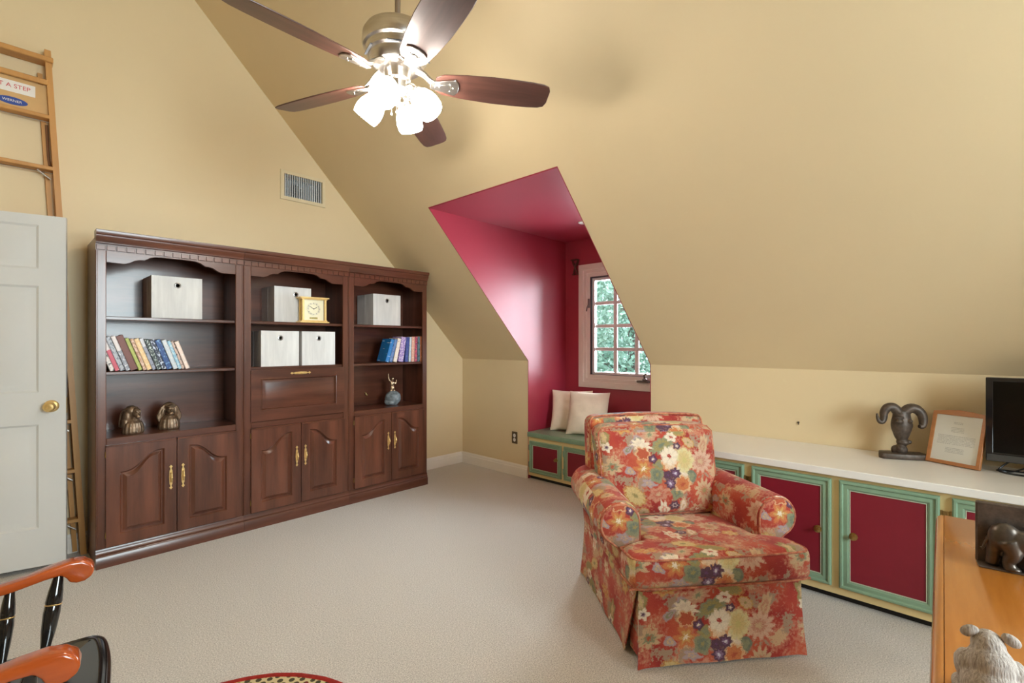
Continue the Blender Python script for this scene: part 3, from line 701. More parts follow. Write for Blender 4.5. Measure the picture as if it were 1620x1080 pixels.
for k in range(5):
    a = R_(-34+72*k)
    if blade is None:
        b = new(); prism(b, poly, -0.003, 0.003, 'xy', bev=0.002, M=Matrix.Translation((0, 0, 0.036)) @ Matrix.Rotation(R_(-16), 4, 'X')); blade = obj('blade', b, walnut, fan); blade.rotation_euler.z = a
        b = new(); Mi = Matrix.Translation((0, 0, 0.030)) @ Matrix.Rotation(R_(-16), 4, 'X')
        ip = [(0.140, -0.018), (0.220, -0.038), (0.250, -0.045), (0.264, -0.026), (0.268, 0.0), (0.264, 0.026), (0.250, 0.045), (0.220, 0.038), (0.140, 0.018)]
        prism(b, ip, -0.005, 0.003, 'xy', bev=0.002, M=Mi)
        prism(b, [(0.160, -0.008), (0.222, -0.022), (0.236, 0.0), (0.222, 0.022), (0.160, 0.008)], -0.009, -0.005, 'xy', bev=0.002, M=Mi)
        tube(b, [(0.082, 0, 0.086), (0.115, 0, 0.070), (0.145, 0, 0.044), (0.185, 0, 0.028)], [0.020, 0.018, 0.017, 0.014], 10, scale=(0.6, 1.4))
        for sx, sy in ((0.228, -0.018), (0.228, 0.018), (0.242, 0.0)): ball(b, Mi @ Vector((sx, sy, -0.006)), (0.004, 0.004, 0.003), sub=2)
        iron = obj('blade_iron', b, nickel, blade, label='cast nickel blade bracket')
    else:
        o = inst(blade, 'blade', fan, (0, 0, 0), (0, 0, a)); inst(iron, 'blade_iron', o)['label'] = 'cast nickel blade bracket'
shade_m = mat('lit_frosted_glass', (0.95, 0.93, 0.9), 0.4, emit=(1.0, 0.94, 0.85), estr=31.0)
b = new(); prof = [(0.024, 0.0), (0.032, 0.006), (0.050, 0.030), (0.061, 0.060), (0.064, 0.085), (0.061, 0.112), (0.056, 0.124), (0.053, 0.124), (0.058, 0.110), (0.060, 0.085), (0.057, 0.062), (0.046, 0.033), (0.028, 0.009), (0.0, 0.008)]
shade = arm0 = None
for k in range(4):
    a = R_(213+90*k); d = Vector((math.cos(a), math.sin(a), 0))
    p = d*0.085+Vector((0, 0, -0.028)); ax = (d*0.62+Vector((0, 0, -0.78))).normalized()
    bb = new(); tube(bb, [d*0.035+Vector((0, 0, 0.0)), d*0.062+Vector((0, 0, 0.006)), d*0.078+Vector((0, 0, -0.006)), p-ax*0.006], 0.009, 10)
    lathe(bb, [(0, -0.014), (0.020, -0.012), (0.028, -0.004), (0.029, 0.010), (0, 0.010)], 24, axis_mat(p, p+ax)); obj('light_arm', bb, nickel, fan)
    bb = new(); lathe(bb, [(r_*0.92, z_*0.95) for r_, z_ in prof], 32, axis_mat(p, p+ax)); s_ = obj('glass_shade', bb, shade_m, fan, label='lit frosted glass shade')
    bb = new(); ball(bb, p+ax*0.060, (0.024, 0.024, 0.030)); obj('bulb', bb, shade_m, s_)
b.free()
for dx_, l_ in ((0.014, 0.10), (-0.012, 0.13)):
    bb = new(); cyl(bb, (dx_, 0.03, -0.03), (dx_, 0.03, -0.03-l_*0.6), 0.0012, n=6); ball(bb, (dx_, 0.03, -0.03-l_*0.6), (0.004, 0.004, 0.008), sub=2); obj('pull_chain', bb, nickel, fan)

# ------------------------------------------------------------------ window seat
def cab_door(parent, plane_x, y0, y1, z0, z1, knob_y, knob_z, hinge_side, fw=0.040):
    """flat maroon panel inside a moulded green frame, on a face at x=plane_x looking to -x; y1>y0"""
    r = rect(y0, y1, z0, z1); x = plane_x
    b = new(); ring_panel(b, [(r, x), (r, x-0.014), (inset(r, 0.006), x-0.021), (inset(r, 0.013), x-0.021), (inset(r, 0.018), x-0.014), (inset(r, fw-0.010), x-0.017), (inset(r, fw-0.003), x-0.014), (inset(r, fw), x-0.004)], 'yz', cap=False)
    d = obj('door', b, green_p, parent, smooth=25, label='maroon cabinet door in a green moulded frame')
    b = new(); box(b, x-0.009, x-0.002, y0+fw-0.003, y1-fw+0.003, z0+fw-0.003, z1-fw+0.003); obj('door_panel', b, panel_r, d)
    b = new(); ri = inset(r, fw-0.001); prism(b, ri, x-0.0125, x-0.006, 'yz', holes=[inset(ri, 0.0036)]); obj('bead', b, bead_m, d)
    M = Matrix.Translation((x-0.009, knob_y, knob_z)) @ Matrix.Rotation(R_(-90), 4, 'Y')
    b = new(); lathe(b, [(0, 0), (0.0185, 0), (0.0185, 0.003), (0.014, 0.005), (0.009, 0.006), (0.008, 0.016), (0.013, 0.020), (0.013, 0.024), (0.006, 0.027), (0, 0.027)], 24, M); obj('knob', b, dbrass, d, label='aged brass knob')
    hy = y1+0.004 if hinge_side > 0 else y0-0.004
    for hz_ in (z0+0.10 if z1-z0 > 0.4 else z0+0.05, z1-0.11 if z1-z0 > 0.4 else z1-0.09):
        b = new(); s_ = 1 if hinge_side > 0 else -1
        box(b, x-0.004, x-0.0005, hy-0.001, hy+s_*0.015, hz_, hz_+0.046, 0.0006) if s_ > 0 else box(b, x-0.004, x-0.0005, hy-0.015, hy+0.001, hz_, hz_+0.046, 0.0006)
        cyl(b, (x-0.010, hy, hz_-0.004), (x-0.010, hy, hz_+0.050), 0.0055, n=10); obj('hinge', b, dbrass if z1-z0 > 0.4 else green_p, d)
t = thing('window_seat', 'built-in window seat with sage green top and maroon doors in the dormer', 'window seat', (0, 0, 0))
SY0, SY1 = DR+0.008, DL-0.008
b = new(); box(b, -0.022, DXB-0.003, SY0, SY1, 0.405, 0.450, 0.006, 2); obj('seat_top', b, green_p, t)
b = new(); box(b, 0.0, 0.018, SY0, SY1, 0.035, 0.405)
box(b, 0.018, DXB-0.01, SY0, SY0+0.018, 0.035, 0.405); box(b, 0.018, DXB-0.01, SY1-0.018, SY1, 0.035, 0.405); obj('cabinet_body', b, face_y, t)
b = new(); box(b, 0.030, 0.050, SY0, SY1, 0.0, 0.040); obj('kick_board', b, kick_m, t)
for y1 in (-0.990, -1.398, -1.806):
    cab_door(t, 0.0, y1-0.378, y1, 0.068, 0.368, y1-0.322, 0.232, 1, 0.040)

# pillows
pil_m = mat('cream_linen', (0.82, 0.70, 0.54), 0.85, var=0.06, scale=30, bump=0.25, bscale=160, sheen=0.2)
def pillow(loc, w, h, th, rotz, lean, label, seed):
    b = new(); n = 28; grid = {}
    for s in (1, -1):
        for i in range(n+1):
            for j in range(n+1):
                u, v_ = i/n*2-1, j/n*2-1
                edge = (i in (0, n) or j in (0, n))
                if edge and s == -1: continue
                pin = 1-0.055*(1-abs(u)**2)*abs(v_)**3; pin2 = 1-0.055*(1-abs(v_)**2)*abs(u)**3
                prof_ = max(0.0, (1-abs(u)**2.4))**0.62*max(0.0, (1-abs(v_)**2.4))**0.62
                wr = 0.010*noise.noise(Vector((u*2.4+seed, v_*2.4, s)))+0.006*math.sin(u*9+3*v_)*(1-abs(v_))*max(0, -u)
                grid[(s, i, j)] = b.verts.new((u*w/2*pin2, s*(th/2*prof_+wr*prof_), h/2+v_*h/2*pin))
    g = lambda s, i, j: grid.get((s, i, j)) or grid[(1, i, j)]
    for s in (1, -1):
        for i in range(n):
            for j in range(n):
                q = (g(s, i, j), g(s, i+1, j), g(s, i+1, j+1), g(s, i, j+1)); b.faces.new(q if s > 0 else q[::-1])
    o = obj('pillow', b, pil_m, None, smooth=80)
    o.location = loc; o.rotation_euler = (R_(lean), 0, R_(rotz)); return tag(o, label, 'pillow', 'cream pillows on the window seat')
# local -y faces the room
pillow((0.285, -1.255, 0.452), 0.40, 0.40, 0.12, 297, 0, 'cream linen pillow tucked in the maroon corner behind another', 3.0)
pillow((0.185, -1.500, 0.452), 0.39, 0.41, 0.12, 286, 0, 'cream linen pillow in front, overlapping the corner pillow', 9.0)
for o in [x for x in bpy.data.objects if x.name.startswith('pillow')]:
    o.rotation_euler = (Matrix.Rotation(o.rotation_euler.z, 3, 'Z') @ Matrix.Rotation(R_(-17), 3, 'X')).to_euler()

# ------------------------------------------------------------------ long counter and cabinets
CF = -0.600
units = [(-3.140, -2.300), (-3.966, -3.140), (-4.792, -3.966), (-5.618, -4.792)]
labs = ['cream and maroon cabinet unit half hidden behind the armchair', 'cream and maroon cabinet unit with both door knobs showing beside the armchair', 'cream and maroon cabinet unit behind the elephant bookend', 'cream and maroon cabinet unit under the television end of the counter']
for (y0, y1), lab in zip(units, labs):
    t = thing('cabinet', lab, 'cabinet', (0, (y0+y1)/2, 0), 0, 'low cabinets under the white counter'); yo = (y0+y1)/2
    h_ = (y1-y0)/2
    b = new(); box(b, CF, CF+0.018, -h_, h_, 0.036, 0.632); box(b, CF+0.018, -0.004, -h_+0.001, -h_+0.017, 0.036, 0.632); box(b, CF+0.018, -0.004, h_-0.017, h_-0.001, 0.036, 0.632); obj('body', b, face_y, t)
    b = new(); box(b, CF+0.035, CF+0.05, -h_, h_, 0.0, 0.050); obj('kick_board', b, kick_m, t)
    st_ = 0.017
    cab_door(t, CF, 0.0165, h_-0.020, 0.076, 0.612, 0.0165+0.058, 0.345, 1, 0.044)
    cab_door(t, CF, -h_+0.020, -0.0165, 0.076, 0.612, -0.0165-0.058, 0.345, -1, 0.044)
t = thing('countertop', 'long white laminate countertop along the yellow knee wall', 'countertop', (0, -3.95, 0))
b = new(); box(b, CF-0.032, -0.002, -1.668, 1.655, 0.632, 0.670, 0.003); obj('worktop', b, white_c, t)
b = new(); cyl(b, (0, 0, 0), (-0.003, 0, 0), 0.006, n=8); box(b, -0.006, 0, -0.003, 0.003, -0.014, 0.004); s_ = obj('wall_plug', b, castm, wall_right); s_.location = (0, -3.254, 0.792)

# ------------------------------------------------------------------ outlet
t = thing('wall_outlet', 'brown electrical outlet plate with white sockets on the yellow knee wall', 'outlet', (0, -0.788, 0.368))
b = new(); box(b, -0.006, 0, -0.036, 0.036, -0.058, 0.058, 0.002); obj('cover_plate', b, mat('outlet_brown', (0.13, 0.085, 0.045), 0.35, 0.3), t)
for s in (-1, 1):
    M = Matrix.Translation((-0.006, 0, s*0.021)) @ Matrix.Rotation(R_(-90), 4, 'Y') @ Matrix.Diagonal((1.1, 1, 1, 1))
    b = new(); lathe(b, [(0, 0), (0.0165, 0), (0.0165, 0.002), (0, 0.002)], 20, M); k = obj('socket', b, white_t, t)
    for yy in (-0.006, 0.006):
        b = new(); box(b, -0.0085, -0.0078, yy-0.001, yy+0.001, s*0.021-0.001, s*0.021+0.007); obj('slot', b, blackp, k)

# ------------------------------------------------------------------ iron bracket by the window, recessed light
t = thing('wall_bracket', 'small wrought iron bracket on the maroon wall beside the window', 'wall bracket', (DXB, -1.094, 2.000))
rust = mat('rusty_iron', (0.16, 0.055, 0.045), 0.55, 0.3, 0.4, 40)
b = new(); box(b, -0.045, 0.0, -0.050, 0.035, 0.150, 0.160, 0.002); box(b, -0.035, 0.0, -0.040, 0.022, 0.0, 0.010, 0.002); obj('plate', b, rust, t)
b = new(); tube(b, [(-0.012, 0.030, 0.150), (-0.016, 0.010, 0.110), (-0.018, -0.010, 0.080), (-0.016, 0.006, 0.040), (-0.012, 0.016, 0.008)], [0.010, 0.013, 0.012, 0.012, 0.008], 8); tube(b, [(-0.012, -0.045, 0.150), (-0.016, -0.030, 0.110), (-0.018, -0.008, 0.080), (-0.016, -0.025, 0.040), (-0.012, -0.034, 0.008)], [0.010, 0.013, 0.012, 0.012, 0.008], 8); obj('scroll', b, rust, t)
t = thing('recessed_light', 'small round white recessed light in the maroon dormer ceiling', 'light', (0.010, -1.600, DZ-0.006))
b = new(); lathe(b, [(0.028, 0.002), (0.030, -0.006), (0.046, -0.008), (0.050, 0.0)], 32, loop=True); obj('trim_ring', b, white_t, t)
b = new(); lathe(b, [(0, -0.003), (0.030, -0.003), (0.030, 0.0), (0, 0.0)], 32); obj('lens', b, white_c, t)

# ------------------------------------------------------------------ step ladder behind the door
ow = mat('orange_ladder_wood', (0.60, 0.30, 0.085), 0.45, 0, 0, 12, (1, 1, 0.1), (0.48, 0.22, 0.06), 0.03, 50)
lx = -3.512
t = thing('step_ladder', 'tall folded orange wooden step ladder stored between door and wall', 'ladder', (lx, 0, 0))
def lerp(a, c, u): return a+(c-a)*u
TOPZ = 3.03
def rail_half(z): return lerp(0.380, 0.222, z/3.0)
def rail_y(z): return lerp(-0.062, -0.046, z/3.0)
for s in (-1, 1):
    b = new(); p0 = Vector((s*rail_half(0), rail_y(0), 0)); p1 = Vector((s*rail_half(TOPZ), rail_y(TOPZ), TOPZ))
    vs = []
    for p in (p0, p1): vs.append([b.verts.new((p.x+dx*0.014, p.y+dy*0.030, p.z)) for dx, dy in ((-1, -1), (1, -1), (1, 1), (-1, 1))])
    for k in range(4): b.faces.new((vs[0][k], vs[0][(k+1) % 4], vs[1][(k+1) % 4], vs[1][k]))
    b.faces.new(vs[0]); b.faces.new(vs[1]); obj('front_rail', b, ow, t)
    b = new(); q0 = Vector((s*(rail_half(0)-0.035), -0.018, 0.01)); q1 = Vector((s*(rail_half(TOPZ)-0.03), -0.010, 2.90)); vs = []
    for p in (q0, q1): vs.append([b.verts.new((p.x+dx*0.011, p.y+dy*0.012, p.z)) for dx, dy in ((-1, -1), (1, -1), (1, 1), (-1, 1))])
    for k in range(4): b.faces.new((vs[0][k], vs[0][(k+1) % 4], vs[1][(k+1) % 4], vs[1][k]))
    b.faces.new(vs[0]); b.faces.new(vs[1]); obj('rear_rail', b, ow, t)
for k in range(9):
    z = 0.215+0.3025*k; h_ = rail_half(z)-0.010; y = rail_y(z)
    b = new(); box(b, -h_, h_, y-0.030, y+0.032, z-0.011, z+0.011, 0.003); st_ = obj('step', b, ow, t)
    b = new(); cyl(b, (-h_, y+0.01, z-0.020), (h_, y+0.01, z-0.020), 0.003, n=6); ball(b, (h_+0.02, y, z), (0.006, 0.008, 0.008), sub=2); obj('truss_rod', b, nickel, st_)
    if k in (0, 1, 2, 3, 7):
        b = new(); tube(b, [(h_-0.012, y-0.004, z-0.060), (h_-0.070, y-0.004, z-0.014)], 0.005, 6, scale=(1, 0.4)); obj('step_brace', b, nickel, st_)
h_ = rail_half(2.95)
b = new(); box(b, -h_-0.01, h_+0.02, -0.094, -0.004, 2.955, 2.985, 0.004); obj('top_cap', b, ow, t)
b = new(); box(b, -h_, h_, -0.082, -0.066, 2.820, 2.850, 0.003); obj('top_rail', b, ow, t)
b = new(); box(b, -h_, h_, -0.052, -0.040, 2.640, 2.822); bd = obj('label_board', b, mat('ladder_board', (0.66, 0.40, 0.16), 0.5, var=0.1), t)
b = new(); box(b, -0.150, 0.170, -0.0532, -0.052, 2.735, 2.800); obj('warning_label', b, bm_white, bd)
Mt = Matrix.Translation((0.0, -0.0533, 2.770)) @ Matrix.Rotation(R_(90), 4, 'X')
redi = mat('label_red_ink', S(200, 40, 50), 0.5)
text('label_text', 'THIS IS NOT A STEP', 0.033, redi, bd, Matrix.Translation((0.004, 0, 0)) @ Mt)
Mo = Matrix.Translation((0.075, -0.0522, 2.685)) @ Matrix.Rotation(R_(90), 4, 'X')
b = new(); lathe(b, [(0, 0), (0.064, 0), (0.064, 0.001), (0, 0.001)], 36, Mo @ Matrix.Diagonal((1, 0.34, 1, 1))); obj('maker_badge', b, mat('badge_blue', S(40, 70, 150), 0.5), bd)
text('badge_text', 'WERNER', 0.020, bm_white, bd, Matrix.Translation((0, -0.0012, -0.0002)) @ Mo)
b = new(); tube(b, [(rail_half(2.5)-0.030, -0.022, 2.60), (rail_half(2.4)-0.028, -0.020, 2.42), (rail_half(2.35)-0.022, -0.024, 2.36)], 0.008, 8); obj('spreader', b, mat('spreader_brown', (0.20, 0.09, 0.04), 0.5), t)

# ------------------------------------------------------------------ floral fabric
def motif_group():
    g = bpy.data.node_groups.new('flower_motif', 'ShaderNodeTree')
    def sock(n, t): return g.interface.new_socket(name=n, in_out='INPUT', socket_type=t)
    for n, t in (('UV', 'NodeSocketVector'), ('Col', 'NodeSocketColor'), ('Center', 'NodeSocketVector'), ('Radius', 'NodeSocketVector'), ('Rot', 'NodeSocketFloat'), ('Petals', 'NodeSocketFloat'), ('Amp', 'NodeSocketFloat'), ('Outer', 'NodeSocketColor'), ('Inner', 'NodeSocketColor'), ('Core', 'NodeSocketColor'), ('Noise', 'NodeSocketFloat'), ('Split', 'NodeSocketFloat')): sock(n, t)
    g.interface.new_socket(name='Out', in_out='OUTPUT', socket_type='NodeSocketColor')
    gi = g.nodes.new('NodeGroupInput'); go = g.nodes.new('NodeGroupOutput'); L = g.links.new
    def vm(op, a, b_=None, val=None):
        n = g.nodes.new('ShaderNodeVectorMath'); n.operation = op; L(a, n.inputs[0])
        if b_ is not None: L(b_, n.inputs[1])
        if val is not None: n.inputs[1].default_value = val
        return n
    def ma(op, a, b_=None, val=None, val0=None):
        n = g.nodes.new('ShaderNodeMath'); n.operation = op
        if a is not None: L(a, n.inputs[0])
        if val0 is not None: n.inputs[0].default_value = val0
        if b_ is not None: L(b_, n.inputs[1])
        if val is not None: n.inputs[1].default_value = val
        return n.outputs[0]
    TW, TH = 0.70, 0.56
    tie = vm('MULTIPLY', gi.outputs['Col'], val=(1e-6, 1e-6, 0)); uvt = vm('ADD', gi.outputs['UV'], tie.outputs[0])   # keeps the motifs evaluated one after another
    d = vm('SUBTRACT', uvt.outputs[0], gi.outputs['Center'])
    d = vm('DIVIDE', d.outputs[0], val=(TW, TH, 1)); d = vm('ADD', d.outputs[0], val=(0.5, 0.5, 0)); d = vm('FRACTION', d.outputs[0]); d = vm('SUBTRACT', d.outputs[0], val=(0.5, 0.5, 0)); d = vm('MULTIPLY', d.outputs[0], val=(TW, TH, 0))
    ro = g.nodes.new('ShaderNodeVectorRotate'); ro.rotation_type = 'Z_AXIS'; L(d.outputs[0], ro.inputs['Vector']); L(gi.outputs['Rot'], ro.inputs['Angle'])
    q = vm('DIVIDE', ro.outputs[0], gi.outputs['Radius'])
    sp = g.nodes.new('ShaderNodeSeparateXYZ'); L(q.outputs[0], sp.inputs[0])
    fl = g.nodes.new('ShaderNodeCombineXYZ'); L(sp.outputs[0], fl.inputs[0]); L(sp.outputs[1], fl.inputs[1])
    ln = vm('LENGTH', fl.outputs[0]).outputs['Value']
    an = ma('ARCTAN2', sp.outputs[1], sp.outputs[0])
    cs = ma('COSINE', ma('MULTIPLY', an, gi.outputs['Petals'])); pet = ma('ADD', ma('MULTIPLY', cs, gi.outputs['Amp']), val=1.0)
    r = ma('ADD', ma('DIVIDE', ln, pet), gi.outputs['Noise'])
    def step(lo, hi):
        n = g.nodes.new('ShaderNodeMapRange'); n.clamp = True; L(r, n.inputs['Value'])
        n.inputs['From Min'].default_value = lo; n.inputs['From Max'].default_value = hi; n.inputs['To Min'].default_value = 1; n.inputs['To Max'].default_value = 0
        return n.outputs[0]
    def mix(f, a, b_):
        n = g.nodes.new('ShaderNodeMixRGB'); L(f, n.inputs[0]); L(a, n.inputs[1]); L(b_, n.inputs[2]); return n.outputs[0]
    dsp = ma('SUBTRACT', r, gi.outputs['Split'])
    n1 = g.nodes.new('ShaderNodeMapRange'); n1.clamp = True; L(dsp, n1.inputs['Value']); n1.inputs['From Min'].default_value = -0.05; n1.inputs['From Max'].default_value = 0.05; n1.inputs['To Min'].default_value = 1; n1.inputs['To Max'].default_value = 0
    c = mix(n1.outputs[0], gi.outputs['Outer'], gi.outputs['Inner']); c = mix(step(0.16, 0.28), c, gi.outputs['Core'])
    # darker veins between petals
    vein = g.nodes.new('ShaderNodeMapRange'); vein.clamp = True; L(cs, vein.inputs['Value']); vein.inputs['From Min'].default_value = -1.0; vein.inputs['From Max'].default_value = -0.4; vein.inputs['To Min'].default_value = 0.72; vein.inputs['To Max'].default_value = 1.0
    sc_ = g.nodes.new('ShaderNodeMixRGB'); sc_.blend_type = 'MULTIPLY'; sc_.inputs[0].default_value = 0.35; L(c, sc_.inputs[1]); L(vein.outputs[0], sc_.inputs[2])
    L(mix(step(0.80, 1.0), gi.outputs['Col'], sc_.outputs[0]), go.inputs[0])
    return g
def fabric_mat():
    G = motif_group()
    m = bpy.data.materials.new('floral_upholstery'); m.use_nodes = True; nt = m.node_tree; b = nt.nodes['Principled BSDF']; L = nt.links.new
    b.inputs['Roughness'].default_value = 0.85; b.inputs['Specular IOR Level'].default_value = 0.2; b.inputs['Sheen Weight'].default_value = 0.12
    uv = nd(nt, 'ShaderNodeUVMap'); uv.uv_map = 'fabric'
    n0 = nd(nt, 'ShaderNodeTexNoise', i_Scale=26.0, i_Detail=3.0); L(uv.outputs[0], n0.inputs['Vector'])
    sb = nd(nt, 'ShaderNodeVectorMath', operation='SUBTRACT'); sb.inputs[1].default_value = (0.5, 0.5, 0.5); L(n0.outputs['Color'], sb.inputs[0])
    ms = nd(nt, 'ShaderNodeVectorMath', operation='SCALE'); ms.inputs['Scale'].default_value = 0.020; L(sb.outputs[0], ms.inputs[0])
    ad = nd(nt, 'ShaderNodeVectorMath', operation='ADD'); L(uv.outputs[0], ad.inputs[0]); L(ms.outputs[0], ad.inputs[1])
    fn = nd(nt, 'ShaderNodeTexNoise', i_Scale=140.0, i_Detail=2.0); L(uv.outputs[0], fn.inputs['Vector'])
    fs = nd(nt, 'ShaderNodeMath', operation='MULTIPLY_ADD'); fs.inputs[1].default_value = 0.6; fs.inputs[2].default_value = -0.30; L(fn.outputs['Fac'], fs.inputs[0])
    def ramp(src, stops):
        rp = nd(nt, 'ShaderNodeValToRGB'); e = rp.color_ramp.elements
        e[0].position, e[0].color = stops[0][0], rgba(stops[0][1]); e[1].position, e[1].color = stops[-1][0], rgba(stops[-1][1])
        for p, c in stops[1:-1]: x = e.new(p); x.color = rgba(c)
        L(src, rp.inputs[0]); return rp.outputs[0]
    nb = nd(nt, 'ShaderNodeTexNoise', i_Scale=7.0, i_Detail=2.0); L(uv.outputs[0], nb.inputs['Vector'])
    base = ramp(nb.outputs['Fac'], [(0.35, S(160, 38, 32)), (0.5, S(180, 56, 38)), (0.66, S(194, 82, 48))])
    def mixc(f, a, c):
        n = nd(nt, 'ShaderNodeMixRGB'); L(f, n.inputs[0]); L(a, n.inputs[1]); n.inputs[2].default_value = rgba(c); return n.outputs[0]
    # soft sprays of salmon, beige and lilac leaves over the ground
    nlo = nd(nt, 'ShaderNodeTexNoise', i_Scale=8.5, i_Detail=1.0); mp = nd(nt, 'ShaderNodeMapping'); mp.inputs['Location'].default_value = (3, 7, 0); L(uv.outputs[0], mp.inputs[0]); L(mp.outputs[0], nlo.inputs['Vector'])
    nhi = nd(nt, 'ShaderNodeTexNoise', i_Scale=75.0, i_Detail=3.0); L(uv.outputs[0], nhi.inputs['Vector'])
    su = nd(nt, 'ShaderNodeMath', operation='MULTIPLY_ADD'); su.inputs[1].default_value = 0.55; L(nhi.outputs['Fac'], su.inputs[0]); L(nlo.outputs['Fac'], su.inputs[2])
    f1 = ramp(su.outputs[0], [(0.74, (0, 0, 0)), (0.86, (1, 1, 1))]); col = mixc(f1, base, S(198, 116, 88))
    f2 = ramp(su.outputs[0], [(0.885, (0, 0, 0)), (0.93, (1, 1, 1))]); col = mixc(f2, col, S(206, 168, 128))
    mp2 = nd(nt, 'ShaderNodeMapping'); mp2.inputs['Location'].default_value = (11, 2, 0); L(uv.outputs[0], mp2.inputs[0])
    nl2 = nd(nt, 'ShaderNodeTexNoise', i_Scale=9.5, i_Detail=1.0); L(mp2.outputs[0], nl2.inputs['Vector'])
    s2 = nd(nt, 'ShaderNodeMath', operation='MULTIPLY_ADD'); s2.inputs[1].default_value = 0.5; L(nhi.outputs['Fac'], s2.inputs[0]); L(nl2.outputs['Fac'], s2.inputs[2])
    f3 = ramp(s2.outputs[0], [(0.84, (0, 0, 0)), (0.90, (1, 1, 1))]); col = mixc(f3, col, S(170, 142, 118))
    W_ = S(236, 220, 196); WP = S(228, 208, 186); Y_ = S(214, 188, 128); YE = S(206, 160, 78); OL = S(160, 146, 92); SG = S(144, 146, 114); SG2 = S(122, 130, 110); PU = S(98, 66, 84); LI = S(178, 158, 160); RU = S(186, 84, 48); OR = S(206, 118, 62); BE = S(206, 172, 134); GO = S(208, 158, 84); RD = S(176, 60, 44)
    # px, py, rx, ry, rot, petals, amp, outer, inner, core, split
    ms_ = [
     (480, 400, 55, 26, 35, 3, .3, LI, SG, LI, .5), (480, 580, 46, 28, -30, 3, .3, LI, BE, LI, .5), (570, 320, 60, 34, 20, 4, .35, LI, SG, W_, .5), (640, 690, 60, 34, -10, 5, .4, LI, BE, LI, .4),
     (330, 550, 80, 52, 10, 7, .45, BE, SG, RU, .5), (270, 300, 46, 86, 15, 5, .3, OL, BE, Y_, .5), (1190, 400, 40, 110, -20, 8, .3, BE, S(196, 140, 110), BE, .5), (690, 280, 84, 50, 20, 9, .3, S(204, 150, 120), BE, SG, .5),
     (1150, 520, 100, 88, 0, 13, .30, S(214, 172, 146), S(196, 136, 112), BE, .45), (1160, 770, 74, 84, 0, 11, .36, BE, S(200, 130, 96), OL, .45), (720, 780, 84, 60, 20, 6, .3, S(206, 140, 112), S(196, 110, 86), BE, .5),
     (600, 560, 74, 66, 0, 6, .5, OR, GO, W_, .5), (450, 230, 80, 36, 0, 7, .4, GO, OR, Y_, .5), (1090, 240, 70, 40, -30, 5, .35, S(200, 130, 100), BE, BE, .5),
     (790, 370, 120, 56, 22, 12, .22, SG, OL, SG2, .6), (720, 615, 62, 66, 0, 5, .18, SG, SG2, OL, .55), (750, 530, 58, 40, 0, 4, .2, OL, SG, SG, .5), (1045, 645, 44, 58, 30, 3, .2, SG2, SG, SG, .5), (900, 775, 50, 62, -25, 4, .25, SG, SG2, OL, .5),
     (600, 365, 82, 50, -15, 9, .35, W_, WP, W_, .5), (605, 435, 64, 56, 0, 6, .25, S(222, 176, 128), RU, RU, .72), (930, 590, 74, 90, 20, 8, .2, WP, W_, WP, .5), (990, 500, 86, 100, 0, 9, .12, S(220, 206, 150), Y_, S(206, 190, 120), .6),
     (845, 520, 72, 70, 0, 8, .15, S(222, 150, 96), S(230, 196, 160), W_, .7), (848, 460, 76, 74, 10, 7, .14, W_, W_, RD, .5), (955, 700, 80, 70, 0, 8, .2, S(226, 184, 136), OR, RU, .68),
     (690, 485, 38, 36, 0, 5, .2, PU, S(130, 96, 128), W_, .5), (890, 612, 50, 46, 0, 8, .25, PU, S(120, 84, 120), S(216, 206, 220), .45), (820, 620, 40, 34, 0, 5, .25, PU, PU, S(110, 70, 110), .5), (838, 692, 48, 46, 0, 8, .25, PU, S(140, 110, 140), S(220, 210, 226), .55), (930, 378, 36, 30, 0, 5, .25, PU, LI, W_, .45), (870, 885, 44, 38, 0, 6, .25, PU, LI, PU, .45), (290, 385, 40, 36, 0, 5, .4, W_, LI, PU, .4),
     (510, 790, 104, 66, -38, 11, .07, YE, Y_, OL, .80), (595, 945, 56, 40, -45, 9, .06, YE, BE, OL, .78), (925, 240, 106, 42, -20, 11, .07, YE, OL, OL, .78), (1050, 355, 58, 36, -42, 7, .08, YE, BE, OL, .75), (770, 150, 84, 48, -22, 10, .08, YE, Y_, OL, .80), (330, 910, 60, 44, 20, 9, .07, YE, Y_, OL, .78),
     (780, 930, 44, 84, 15, 7, .35, W_, S(226, 150, 130), W_, .45), (950, 890, 32, 70, -15, 3, .15, BE, WP, BE, .6), (890, 300, 50, 36, 0, 6, .3, W_, WP, RD, .45), (1240, 950, 56, 50, 0, 6, .35, GO, Y_, OR, .5), (1090, 930, 60, 44, 0, 6, .45, BE, S(196, 110, 84), W_, .5), (440, 1010, 70, 50, 30, 8, .35, BE, W_, OR, .5)]
    for (px, py, rx, ry, rot, n, amp, o_, i_, c_, spl) in ms_:
        g = nt.nodes.new('ShaderNodeGroup'); g.node_tree = G
        L(ad.outputs[0], g.inputs['UV']); L(col, g.inputs['Col']); L(fs.outputs[0], g.inputs['Noise'])
        g.inputs['Center'].default_value = ((px-750)/1740, (595-py)/1740, 0); g.inputs['Radius'].default_value = (1.16*rx/1740, 1.16*ry/1740, 1)
        g.inputs['Rot'].default_value = -R_(rot); g.inputs['Petals'].default_value = n; g.inputs['Amp'].default_value = amp*0.55
        g.inputs['Outer'].default_value = rgba(o_); g.inputs['Inner'].default_value = rgba(i_); g.inputs['Core'].default_value = rgba(c_); g.inputs['Split'].default_value = spl
        col = g.outputs[0]
    # woven mottling
    mo = nd(nt, 'ShaderNodeTexNoise', i_Scale=320.0, i_Detail=2.0); L(uv.outputs[0], mo.inputs['Vector'])
    mr = ramp(mo.outputs['Fac'], [(0.3, (0.74, 0.70, 0.66)), (0.7, (1.08, 1.06, 1.04))])
